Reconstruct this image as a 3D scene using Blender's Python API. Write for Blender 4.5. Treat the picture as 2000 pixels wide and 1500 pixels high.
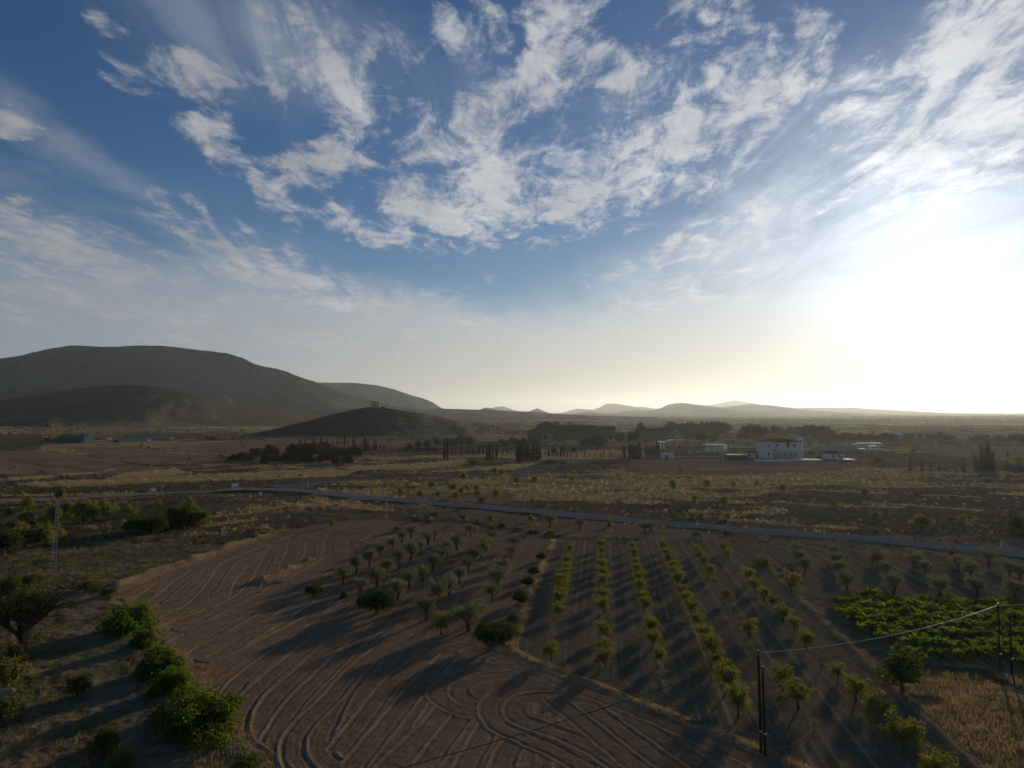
import bpy, math, random
import numpy as np
from mathutils import Vector

for o in list(bpy.data.objects):
    bpy.data.objects.remove(o, do_unlink=True)
scene = bpy.context.scene
C = scene.collection
R = math.radians
rng = np.random.default_rng(7)
random.seed(7)

# ------------------------------------------------------------------ camera
EYE = 25.0                       # drone height in metres
FOC = 1333.0                     # focal length in pixels of the 2000 px wide photograph
PITCH = math.atan(55.0 / FOC)    # camera tilted slightly up: true horizon lies below centre
cam_data = bpy.data.cameras.new("camera")
cam_data.sensor_width = 36.0
cam_data.lens = 36.0 * FOC / 2000.0
cam_data.clip_start = 0.5
cam_data.clip_end = 60000.0
cam = bpy.data.objects.new("camera", cam_data)
cam.location = (0, 0, EYE)
cam.rotation_euler = (R(90) + PITCH, 0, 0)
C.objects.link(cam)
scene.camera = cam

# ------------------------------------------------------------------ light and exposure
SUN_EL, SUN_AZ = R(9.6), R(32.0)          # azimuth clockwise from +Y
SUN_DIR = Vector((math.sin(SUN_AZ) * math.cos(SUN_EL), math.cos(SUN_AZ) * math.cos(SUN_EL), math.sin(SUN_EL)))
sun_data = bpy.data.lights.new("sun", 'SUN')
sun_data.energy = 4.0
sun_data.angle = R(1.4)
sun_data.color = (1.0, 0.77, 0.50)
sun = bpy.data.objects.new("sun", sun_data)
sun.rotation_euler = SUN_DIR.to_track_quat('Z', 'Y').to_euler()
sun.location = (60, 100, 60)
C.objects.link(sun)

scene.view_settings.view_transform = 'Standard'
scene.view_settings.look = 'None'
scene.view_settings.exposure = 0.4
scene.view_settings.gamma = 1.0
scene.view_settings.use_curve_mapping = False
scene.render.engine = 'CYCLES'
cy = scene.cycles
cy.use_denoising = True
try:
    cy.denoiser = 'OPENIMAGEDENOISE'
    cy.denoising_input_passes = 'RGB_ALBEDO_NORMAL'
    cy.denoising_prefilter = 'ACCURATE'
except Exception:
    pass
cy.max_bounces = 5
cy.diffuse_bounces = 2
cy.glossy_bounces = 1
cy.transmission_bounces = 2
cy.transparent_max_bounces = 6
cy.volume_bounces = 0
cy.caustics_reflective = False
cy.caustics_refractive = False
cy.sample_clamp_indirect = 4.0
cy.use_adaptive_sampling = True
cy.adaptive_threshold = 0.02
cy.pixel_filter_type = 'BLACKMAN_HARRIS'


# ------------------------------------------------------------------ node maths helper
class NT:
    """A node tree with operators: NT(tree).v(...) wraps a socket; + - * / build math nodes."""
    def __init__(self, tree):
        self.t = tree

    def node(self, kind, **kw):
        n = self.t.nodes.new(kind)
        for k, v in kw.items():
            setattr(n, k, v)
        return n

    def link(self, a, sock):
        if isinstance(a, S):
            self.t.links.new(a.s, sock)
        elif isinstance(a, bpy.types.NodeSocket):
            self.t.links.new(a, sock)
        else:
            sock.default_value = a

    def math(self, op, *args, clamp=False):
        n = self.node('ShaderNodeMath', operation=op, use_clamp=clamp)
        for i, a in enumerate(args):
            self.link(a, n.inputs[i])
        return S(self, n.outputs[0])

    def vec(self, x, y, z=0.0):
        n = self.node('ShaderNodeCombineXYZ')
        for i, a in enumerate((x, y, z)):
            self.link(a, n.inputs[i])
        return S(self, n.outputs[0])

    def sep(self, v):
        n = self.node('ShaderNodeSeparateXYZ')
        self.link(v, n.inputs[0])
        return [S(self, o) for o in n.outputs]

    def vmath(self, op, a, b=None, out=0, scale=None):
        n = self.node('ShaderNodeVectorMath', operation=op)
        self.link(a, n.inputs[0])
        if b is not None:
            self.link(b, n.inputs[1])
        if scale is not None:
            self.link(scale, n.inputs['Scale'])
        return S(self, n.outputs[out])

    def noise(self, vec, scale=1.0, detail=4.0, rough=0.55, dist=0.0, dim='3D', color=False, lac=2.0):
        n = self.node('ShaderNodeTexNoise', noise_dimensions=dim)
        n.inputs['Scale'].default_value = scale
        n.inputs['Detail'].default_value = detail
        n.inputs['Roughness'].default_value = rough
        n.inputs['Lacunarity'].default_value = lac
        n.inputs['Distortion'].default_value = dist
        if vec is not None:
            self.link(vec, n.inputs['Vector'])
        return S(self, n.outputs['Color' if color else 0])

    def smooth(self, x, a, b, lo=0.0, hi=1.0):
        n = self.node('ShaderNodeMapRange', interpolation_type='SMOOTHSTEP')
        self.link(x, n.inputs['Value'])
        n.inputs['From Min'].default_value = a
        n.inputs['From Max'].default_value = b
        n.inputs['To Min'].default_value = lo
        n.inputs['To Max'].default_value = hi
        return S(self, n.outputs['Result'])

    def lin(self, x, a, b, lo=0.0, hi=1.0):
        n = self.node('ShaderNodeMapRange')
        self.link(x, n.inputs['Value'])
        n.inputs['From Min'].default_value = a
        n.inputs['From Max'].default_value = b
        n.inputs['To Min'].default_value = lo
        n.inputs['To Max'].default_value = hi
        return S(self, n.outputs['Result'])

    def mix(self, f, a, b, blend='MIX'):
        n = self.node('ShaderNodeMix', data_type='RGBA', blend_type=blend)
        self.link(f, n.inputs[0])
        for v, i in ((a, 6), (b, 7)):
            if isinstance(v, tuple):
                v = (*v, 1.0) if len(v) == 3 else v
            self.link(v, n.inputs[i])
        return S(self, n.outputs[2])

    def attr(self, name):
        n = self.node('ShaderNodeAttribute', attribute_name=name)
        return S(self, n.outputs['Fac'])


class S:
    def __init__(self, nt, s):
        self.nt, self.s = nt, s

    def __add__(self, b): return self.nt.math('ADD', self, b)
    __radd__ = __add__
    def __sub__(self, b): return self.nt.math('SUBTRACT', self, b)
    def __rsub__(self, b): return self.nt.math('SUBTRACT', b, self)
    def __mul__(self, b): return self.nt.math('MULTIPLY', self, b)
    __rmul__ = __mul__
    def __truediv__(self, b): return self.nt.math('DIVIDE', self, b)
    def __rtruediv__(self, b): return self.nt.math('DIVIDE', b, self)
    def __pow__(self, b): return self.nt.math('POWER', self, b)
    def max(self, b): return self.nt.math('MAXIMUM', self, b)
    def min(self, b): return self.nt.math('MINIMUM', self, b)
    def clamp(self): return self.nt.math('ADD', self, 0.0, clamp=True)


def px_dir(px, py):
    """World direction of a pixel of the 2000 x 1500 photograph (for placing real things along it)."""
    x, y = (px - 1000.0) / FOC, (750.0 - py) / FOC
    c, s = math.cos(PITCH), math.sin(PITCH)
    return Vector((x, c - y * s, s + y * c))


# ------------------------------------------------------------------ sky
world = bpy.data.worlds.new("World")
scene.world = world
world.use_nodes = True


def build_sky():
    t = world.node_tree
    t.nodes.clear()
    n = NT(t)
    out = n.node('ShaderNodeOutputWorld')
    sky = n.node('ShaderNodeTexSky', sky_type='NISHITA')
    sky.sun_disc = False
    sky.sun_elevation = SUN_EL
    sky.sun_rotation = SUN_AZ
    sky.altitude = 600.0
    sky.air_density = 1.0
    sky.dust_density = 0.22
    sky.ozone_density = 2.2
    bg_sky = n.node('ShaderNodeBackground')
    bg_sky.inputs['Strength'].default_value = 0.056
    hs = n.node('ShaderNodeHueSaturation')
    hs.inputs['Saturation'].default_value = 1.28
    hs.inputs['Hue'].default_value = 0.512
    t.links.new(sky.outputs[0], hs.inputs['Color'])
    t.links.new(hs.outputs[0], bg_sky.inputs['Color'])

    tc = n.node('ShaderNodeTexCoord')
    d = n.vmath('NORMALIZE', tc.outputs['Generated'])
    x, y, z = n.sep(d)
    zc = z.max(0.0)
    az = n.math('ARCTAN2', x, y)
    el = n.math('ARCSINE', z)
    k = 1.0 / (zc + 0.10)
    u, v = x * k, y * k                                   # the flat cloud layer, seen in perspective
    mu = n.vmath('DOT_PRODUCT', d, tuple(SUN_DIR), out='Value')

    # domain warp for ragged outlines, smaller towards the horizon
    w1 = n.noise(n.vec(u * 1.5, v * 1.1), 1.0, 4.0, 0.6, color=True, dim='2D')
    w2 = n.noise(n.vec(u * 8.0, v * 5.0, 3.3), 1.0, 6.0, 0.66, color=True, dim='2D')
    w1x, w1y, _ = n.sep(w1)
    w2x, w2y, _ = n.sep(w2)
    amp = zc * 0.9 + 0.06
    waz = az + ((w1x - 0.5) * 0.10 + (w2x - 0.5) * 0.17) * amp
    wel = el + ((w1y - 0.5) * 0.08 + (w2y - 0.5) * 0.13) * amp
    wp = n.vec(waz, wel, 0.0)

    def blobs(lst):
        total = None
        for (px, py, rx, ry, ang, wgt) in lst:
            dd = px_dir(px, py).normalized()
            a, e = math.atan2(dd.x, dd.y), math.asin(dd.z)
            m = n.node('ShaderNodeMapping', vector_type='TEXTURE')
            m.inputs['Location'].default_value = (a, e, 0)
            m.inputs['Rotation'].default_value = (0, 0, R(ang))
            m.inputs['Scale'].default_value = (rx / FOC, ry / FOC, 1)
            n.link(wp, m.inputs['Vector'])
            g = n.node('ShaderNodeTexGradient', gradient_type='QUADRATIC_SPHERE' if False else 'SPHERICAL')
            t.links.new(m.outputs[0], g.inputs[0])
            r = S(n, g.outputs['Fac']) * wgt
            total = r if total is None else total.max(r) + total.min(r) * 0.3
        return total

    puff = blobs(PUFFS)
    veil = blobs(VEILS)

    fib = n.noise(n.vec(u * 3.8, v * 1.35, 1.7), 1.0, 8.0, 0.66, 1.0, dim='2D')
    pf = n.noise(n.vec(u * 6.5, v * 4.6, 0.4), 1.0, 9.0, 0.68, 0.4, dim='2D')
    # far outside the frame the same kind of cloud goes on at random
    front = n.smooth(y, 0.20, 0.55)
    wild = n.noise(n.vec(u * 0.8 + 7.1, v * 0.8), 1.0, 3.0, 0.5, dim='2D')
    wildb = n.smooth(wild, 0.42, 0.75) * (1.0 - front) * 0.8
    tex = pf * 0.60 + fib * 0.40
    pd = puff + wildb
    rip = n.noise(n.vec(u * 15.0, v * 10.0, 0.4), 1.0, 6.0, 0.66, 0.5, dim='2D')
    cl = n.smooth(pd * 0.80 + (tex - 0.5) * 4.4 * n.smooth(pd, 0.0, 0.3) + (rip - 0.5) * 1.1 * n.smooth(pd, 0.0, 0.3) - 0.13, 0.0, 1.0)
    wild0 = n.noise(n.vec(u * 1.1 + 3.0, v * 1.0), 1.0, 5.0, 0.55, 0.4, dim='2D')
    low = 1.0 - n.smooth(el, R(1.5), R(13.0))
    ve = n.smooth(veil * 0.85 + low * 0.75 + (fib * 0.45 + wild0 * 0.55 - 0.5) * 2.3 * n.smooth(veil, 0.0, 0.5) * (1.0 - low * 0.35), 0.0, 1.35)

    # brightness of thin cloud: forward scattering round the sun, opposite glow added for fill
    m1 = (mu * 0.5 + 0.5).max(0.0)
    glow = 0.105 + ((1.0 - m1) ** 2.0) * 0.5 + (m1 ** 3.5) * 0.42 + (m1 ** 60.0) * 0.10 + (m1 ** 200.0) * 0.5
    shade = n.lin(n.noise(n.vec(u * 2.6, v * 2.0, 9.0), 1.0, 5.0, 0.6, dim='2D'), 0.3, 0.7, 0.80, 1.12)
    warm = 1.0 - (1.0 - n.smooth(el, R(0.5), R(13.0))) * n.smooth(mu, 0.45, 0.92)
    c_hi = (0.955, 0.975, 1.03)
    c_lo = (1.06, 0.965, 0.83)
    ccol = n.mix(warm, c_lo, c_hi)
    bg_c = n.node('ShaderNodeBackground')
    n.link(ccol, bg_c.inputs['Color'])
    n.link(glow * shade, bg_c.inputs['Strength'])
    bg_v = n.node('ShaderNodeBackground')
    n.link(n.mix(warm, (1.04, 0.96, 0.86), (0.84, 0.95, 1.10)), bg_v.inputs['Color'])
    n.link(glow * 0.92, bg_v.inputs['Strength'])

    ms = n.node('ShaderNodeMixShader')
    n.link(ve * 0.86, ms.inputs[0])
    t.links.new(bg_sky.outputs[0], ms.inputs[1])
    t.links.new(bg_v.outputs[0], ms.inputs[2])
    ms2 = n.node('ShaderNodeMixShader')
    n.link(cl * n.lin(rip, 0.3, 0.7, 0.78, 0.98), ms2.inputs[0])
    t.links.new(ms.outputs[0], ms2.inputs[1])
    t.links.new(bg_c.outputs[0], ms2.inputs[2])
    t.links.new(ms2.outputs[0], out.inputs['Surface'])
    world.cycles.sampling_method = 'MANUAL'
    world.cycles.sample_map_resolution = 1024


# centre px, centre py, radii px, turn in degrees (rising to the right is positive), weight
PUFFS = [
    (120, 478, 220, 70, -14, 1.05), (60, 520, 200, 50, 0, .6), (450, 500, 230, 74, -26, 1.05), (590, 545, 170, 50, -18, .9), (700, 588, 170, 44, -4, .85), (330, 560, 200, 40, -6, .5),
    (200, 600, 460, 40, -6, .9), (260, 655, 420, 30, -3, .7), (870, 640, 180, 30, 4, .55), (1120, 660, 260, 34, 2, .5), (1230, 600, 160, 30, 8, .55), (640, 660, 340, 34, -4, .75), (1400, 560, 220, 50, 10, .6),
    (360, 140, 120, 48, -10, .95), (212, 62, 60, 28, 0, 1.0), (250, 136, 60, 34, -25, .8), (405, 246, 80, 40, 0, 1.35),
    (20, 232, 50, 28, -20, 1.0),
    (660, 268, 150, 90, 45, 1.15), (590, 320, 110, 60, 20, .9), (500, 352, 125, 46, -28, 1.1),
    (690, 442, 110, 44, -22, 1.0), (535, 415, 80, 36, -25, .7), (785, 480, 55, 24, 0, .8),
    (660, 150, 230, 120, 8, .85), (560, 60, 260, 90, -5, .55), (740, 70, 130, 90, 30, .7),
    (770, 270, 60, 50, 0, .7), (915, 65, 110, 100, 35, .95), (880, 100, 60, 70, 0, .7), (900, 235, 190, 90, 25, .9),
    (1030, 215, 100, 50, 25, .9), (830, 240, 100, 90, 0, .7),
    (880, 420, 210, 90, 5, 1.15), (800, 395, 150, 70, -10, 1.0), (950, 350, 230, 90, 20, 1.05), (1080, 400, 180, 90, 10, 1.1),
    (930, 465, 110, 40, -8, .8), (1130, 320, 230, 110, 28, 1.2), (1290, 270, 240, 120, 32, 1.3), (1450, 220, 230, 110, 42, 1.3),
    (1250, 370, 200, 80, 12, 1.0), (1560, 170, 120, 50, 48, .9), (1390, 150, 140, 60, 20, .8),
    (1150, 110, 150, 120, -15, 1.15), (1215, 60, 80, 60, 0, .8), (1090, 20, 130, 60, 0, .8), (1240, 140, 80, 60, 0, .7),
    (1380, 30, 120, 60, -10, .9), (1340, 80, 90, 40, 0, .7), (1445, 25, 60, 40, 0, .6), (1025, 148, 70, 44, 30, 1.25),
    (1710, 175, 160, 70, 35, 1.0), (1880, 110, 270, 90, 30, 1.1), (1900, 230, 260, 80, 22, 1.1), (1960, 30, 200, 70, 20, .8),
    (1330, 490, 170, 50, 14, .8), (1480, 440, 220, 70, 22, .75), (920, 560, 90, 30, 20, .5), (840, 572, 60, 26, -10, .45),
    (1260, 412, 40, 18, 0, .5), (1180, 545, 80, 30, 0, .4), (1900, 330, 280, 70, 18, .9),
]
VEILS = [
    (520, 70, 420, 170, -6, .75), (80, 470, 330, 130, -10, 1.0), (480, 520, 290, 130, -22, 1.0), (170, 320, 360, 60, -30, .55),
    (300, 610, 700, 130, -3, 1.3), (700, 640, 560, 120, -6, 1.25), (100, 660, 700, 130, 0, .8),
    (1500, 420, 560, 210, 28, .85), (1400, 620, 560, 180, 8, 1.0), (1750, 560, 620, 330, 15, 1.3), (1200, 700, 900, 120, 0, 1.1),
    (1100, 300, 420, 200, 25, .35), (250, 760, 900, 110, 0, .9), (1000, 770, 1500, 100, 0, .9), (1750, 250, 420, 170, 28, .6),
    (750, 590, 130, 50, -15, .6), (880, 210, 220, 170, 20, .4),
]
build_sky()


# ------------------------------------------------------------------ numeric helpers
def _hash(ix, iy, seed):
    h = (ix.astype(np.int64) * 374761393 + iy.astype(np.int64) * 668265263 + seed * 974634777) & 0x7fffffff
    h = ((h ^ (h >> 13)) * 1274126177) & 0x7fffffff
    h = h ^ (h >> 16)
    return (h & 0xffff) / 65535.0


def vnoise(x, y, seed=0):
    x, y = np.asarray(x, float), np.asarray(y, float)
    ix, iy = np.floor(x), np.floor(y)
    fx, fy = x - ix, y - iy
    fx, fy = fx * fx * (3 - 2 * fx), fy * fy * (3 - 2 * fy)
    a, b = _hash(ix, iy, seed), _hash(ix + 1, iy, seed)
    c, d = _hash(ix, iy + 1, seed), _hash(ix + 1, iy + 1, seed)
    return (a * (1 - fx) + b * fx) * (1 - fy) + (c * (1 - fx) + d * fx) * fy


def fbm(x, y, seed=0, octaves=4, gain=0.5):
    t, amp, tot = 0.0, 1.0, 0.0
    for i in range(octaves):
        t = t + amp * vnoise(x * 2 ** i, y * 2 ** i, seed + i * 17)
        tot += amp
        amp *= gain
    return t / tot


def sstep(x, a, b):
    t = np.clip((np.asarray(x, float) - a) / (b - a), 0, 1)
    return t * t * (3 - 2 * t)


def in_poly(x, y, poly):
    x, y = np.asarray(x), np.asarray(y)
    inside = np.zeros(x.shape, bool)
    n = len(poly)
    for i in range(n):
        x0, y0 = poly[i]
        x1, y1 = poly[(i + 1) % n]
        if y0 == y1:
            continue
        c = (y0 > y) != (y1 > y)
        inside ^= c & (x < (x1 - x0) * (y - y0) / (y1 - y0) + x0)
    return inside


def dist_line(x, y, pts):
    """Distance to a polyline, and the position along it (0..1)."""
    x, y = np.asarray(x, float), np.asarray(y, float)
    best = np.full(x.shape, 1e9)
    for (ax, ay), (bx, by) in zip(pts[:-1], pts[1:]):
        dx, dy = bx - ax, by - ay
        t = np.clip(((x - ax) * dx + (y - ay) * dy) / (dx * dx + dy * dy + 1e-9), 0, 1)
        best = np.minimum(best, np.hypot(x - ax - t * dx, y - ay - t * dy))
    return best


def smooth_line(pts, n=8):
    """Catmull-Rom through the points."""
    P = [np.array(p, float) for p in pts]
    P = [2 * P[0] - P[1]] + P + [2 * P[-1] - P[-2]]
    out = []
    for i in range(1, len(P) - 2):
        p0, p1, p2, p3 = P[i - 1:i + 3]
        for k in range(n):
            t = k / n
            out.append(0.5 * (2 * p1 + (p2 - p0) * t + (2 * p0 - 5 * p1 + 4 * p2 - p3) * t * t + (3 * p1 - p0 - 3 * p2 + p3) * t ** 3))
    out.append(P[-2])
    return [tuple(p) for p in out]


def plane_pt(px, py, z=0.0):
    d = px_dir(px, py)
    t = (z - EYE) / d.z
    return (d.x * t, d.y * t)


def W(pts, z=0.0):
    return [plane_pt(p[0], p[1], z) for p in pts]


# ------------------------------------------------------------------ terrain height
def T(x, y):
    x, y = np.asarray(x, float), np.asarray(y, float)
    far = sstep(y, 130, 230)
    h = (fbm(x * 0.006 + 3, y * 0.011, 11, 3) - 0.5) * 2.6 * far * (1 - 0.6 * sstep(y, 420, 900))
    # low terrace banks in the scrub beyond the road
    tb = y * 0.040 + x * 0.004 + fbm(x * 0.012, y * 0.012, 31, 3) * 3.4
    fr = tb - np.floor(tb)
    h = h + (sstep(fr, 0.0, 0.16) - fr) * 0.4 * far * (1 - sstep(y, 330, 520))
    # the rough slope between the left-hand orchard and the road
    h = h + (fbm(x * 0.07, y * 0.09, 5, 3) - 0.5) * 0.9 * sstep(y, 118, 135) * (1 - 0.75 * far)
    return h


def ground(px, py):
    z = 0.0
    for _ in range(6):
        x, y = plane_pt(px, py, z)
        z = float(T(x, y))
    x, y = plane_pt(px, py, z)
    return x, y, z


# ------------------------------------------------------------------ meshes and objects
def mesh_np(name, verts, faces, smooth=False):
    """verts n x 3, faces m x k (k = 3 or 4) numpy arrays."""
    verts = np.asarray(verts, np.float32)
    faces = np.asarray(faces, np.int32)
    m = bpy.data.meshes.new(name)
    k = faces.shape[1]
    m.vertices.add(len(verts))
    m.vertices.foreach_set('co', verts.ravel())
    m.loops.add(faces.size)
    m.loops.foreach_set('vertex_index', faces.ravel())
    m.polygons.add(len(faces))
    m.polygons.foreach_set('loop_start', np.arange(0, faces.size, k, dtype=np.int32))
    m.polygons.foreach_set('loop_total', np.full(len(faces), k, np.int32))
    if smooth:
        m.polygons.foreach_set('use_smooth', np.ones(len(faces), bool))
    m.update(calc_edges=True)
    return m


def set_attr(mesh, name, vals):
    a = mesh.attributes.new(name, 'FLOAT', 'POINT')
    a.data.foreach_set('value', np.asarray(vals, np.float32))


def obj(name, mesh, mat=None, parent=None, loc=None):
    o = bpy.data.objects.new(name, mesh)
    C.objects.link(o)
    if mat is not None and mesh is not None and not mesh.materials:
        mesh.materials.append(mat)
    if parent is not None:
        o.parent = parent
    if loc is not None:
        o.location = loc
    return o


def tag(o, label, cat, group=None):
    o['label'] = label
    o['category'] = cat
    if group:
        o['group'] = group
    return o


def struct(name, mesh, mat, label=None):
    o = obj(name, mesh, mat)
    o['kind'] = 'structure'
    if label:
        o['label'] = label
    return o


def thing(name, label, cat, loc=(0, 0, 0), rotz=0.0, group=None):
    o = bpy.data.objects.new(name, None)
    o.empty_display_size = 0.3
    C.objects.link(o)
    o.location = loc
    o.rotation_euler = (0, 0, rotz)
    return tag(o, label, cat, group)


ONES = "zeroth first second third fourth fifth sixth seventh eighth ninth tenth eleventh twelfth thirteenth fourteenth fifteenth sixteenth seventeenth eighteenth nineteenth".split()
TENS = {2: ("twenty", "twentieth"), 3: ("thirty", "thirtieth"), 4: ("forty", "fortieth"), 5: ("fifty", "fiftieth"), 6: ("sixty", "sixtieth")}


def nth(i):
    if i < 20:
        return ONES[i]
    t, o = divmod(i, 10)
    return TENS[t][1] if o == 0 else TENS[t][0] + "-" + ONES[o]


class MB:
    """Collects boxes, tubes and quads into one mesh."""
    def __init__(self):
        self.v, self.f = [], []

    def quad(self, *pts):
        i = len(self.v)
        self.v += [tuple(p) for p in pts]
        self.f.append(tuple(range(i, i + len(pts))))
        return self

    def box(self, x0, x1, y0, y1, z0, z1):
        i = len(self.v)
        self.v += [(x, y, z) for z in (z0, z1) for y in (y0, y1) for x in (x0, x1)]
        for a in ((0, 2, 3, 1), (4, 5, 7, 6), (0, 1, 5, 4), (1, 3, 7, 5), (3, 2, 6, 7), (2, 0, 4, 6)):
            self.f.append(tuple(i + k for k in a))
        return self

    def tube(self, pts, radii, n=6, cap=True):
        pts = [Vector(p) for p in pts]
        if not hasattr(radii, '__len__'):
            radii = [radii] * len(pts)
        base = len(self.v)
        for k, p in enumerate(pts):
            d = (pts[min(k + 1, len(pts) - 1)] - pts[max(k - 1, 0)])
            if d.length < 1e-9:
                d = Vector((0, 0, 1))
            d.normalize()
            a = d.cross(Vector((0.31, 0.95, 0.02)) if abs(d.z) > 0.8 else Vector((0, 0, 1))).normalized()
            b = d.cross(a)
            for j in range(n):
                t = 2 * math.pi * j / n
                self.v.append(tuple(p + (a * math.cos(t) + b * math.sin(t)) * radii[k]))
        for k in range(len(pts) - 1):
            for j in range(n):
                q, r = base + k * n, base + (k + 1) * n
                self.f.append((q + j, q + (j + 1) % n, r + (j + 1) % n, r + j))
        if cap:
            self.f.append(tuple(base + j for j in range(n))[::-1])
            self.f.append(tuple(base + (len(pts) - 1) * n + j for j in range(n)))
        return self

    def prism(self, outline, y0, y1):
        """Outline in x,z extruded along y."""
        i, n = len(self.v), len(outline)
        self.v += [(x, y0, z) for x, z in outline] + [(x, y1, z) for x, z in outline]
        self.f.append(tuple(range(i, i + n)))
        self.f.append(tuple(range(i + n, i + 2 * n))[::-1])
        for k in range(n):
            self.f.append((i + k, i + n + k, i + n + (k + 1) % n, i + (k + 1) % n))
        return self

    def mesh(self, name, smooth=False):
        m = bpy.data.meshes.new(name)
        m.from_pydata(self.v, [], self.f)
        import bmesh
        bm = bmesh.new()
        bm.from_mesh(m)
        bmesh.ops.recalc_face_normals(bm, faces=bm.faces)
        bm.to_mesh(m)
        bm.free()
        if smooth:
            for p in m.polygons:
                p.use_smooth = True
        m.update()
        return m

    def build(self, name, mat, parent=None, smooth=False, loc=None):
        return obj(name, self.mesh(name, smooth), mat, parent, loc)


# ------------------------------------------------------------------ materials
def new_mat(name):
    m = bpy.data.materials.new(name)
    m.use_nodes = True
    m.node_tree.nodes.clear()
    n = NT(m.node_tree)
    out = n.node('ShaderNodeOutputMaterial')
    return m, n, out


def plain(name, col, rough=0.8, var=0.18, scale=1.5, metallic=0.0, bump=0.0, spec=0.3):
    m, n, out = new_mat(name)
    tc = n.node('ShaderNodeTexCoord')
    nz = n.noise(tc.outputs['Object'], scale, 6, 0.65)
    f = n.lin(nz, 0.25, 0.75, 1 - var, 1 + var)
    c = n.vmath('SCALE', tuple(col), scale=f)
    if spec <= 0.3 and not metallic:
        b = n.node('ShaderNodeBsdfDiffuse')
        n.link(c, b.inputs['Color'])
        b.inputs['Roughness'].default_value = rough
    else:
        b = n.node('ShaderNodeBsdfPrincipled')
        n.link(c, b.inputs['Base Color'])
        b.inputs['Roughness'].default_value = rough
        b.inputs['Metallic'].default_value = metallic
        b.inputs['Specular IOR Level'].default_value = spec
    if bump:
        bp = n.node('ShaderNodeBump')
        bp.inputs['Strength'].default_value = bump
        bp.inputs['Distance'].default_value = 0.05
        n.link(n.noise(tc.outputs['Object'], scale * 6, 5, 0.7), bp.inputs['Height'])
        n.link(bp.outputs[0], b.inputs['Normal'])
    n.link(b.outputs[0], out.inputs['Surface'])
    return m


def leaf_mat(name, c0, c1, trans=0.4, spread=0.35, tcol=None):
    """Leaves: two tones over the crown, a tint for each plant, light coming through."""
    m, n, out = new_mat(name)
    geo = n.node('ShaderNodeNewGeometry')
    tc = n.node('ShaderNodeTexCoord')
    oi = n.node('ShaderNodeObjectInfo')
    nz = n.noise(tc.outputs['Object'], 1.3, 3, 0.6)
    rnd = S(n, geo.outputs['Random Per Island'])
    f = (n.lin(nz, 0.3, 0.7) * 0.55 + rnd * 0.45)
    col = n.mix(f, c0, c1)
    hs = n.node('ShaderNodeHueSaturation')
    n.link(col, hs.inputs['Color'])
    r = S(n, oi.outputs['Random'])
    n.link(r * 0.05 + 0.475, hs.inputs['Hue'])
    n.link(r * spread + (1.0 - spread / 2), hs.inputs['Value'])
    d = n.node('ShaderNodeBsdfDiffuse')
    n.link(hs.outputs[0], d.inputs['Color'])
    tr = n.node('ShaderNodeBsdfTranslucent')
    if tcol is None:
        tcol = (1.5, 1.55, 0.7)
    n.link(n.vmath('MULTIPLY', hs.outputs[0], tcol), tr.inputs['Color'])
    mx = n.node('ShaderNodeMixShader')
    mx.inputs[0].default_value = trans
    n.link(d.outputs[0], mx.inputs[1])
    n.link(tr.outputs[0], mx.inputs[2])
    n.link(mx.outputs[0], out.inputs['Surface'])
    return m


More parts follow.
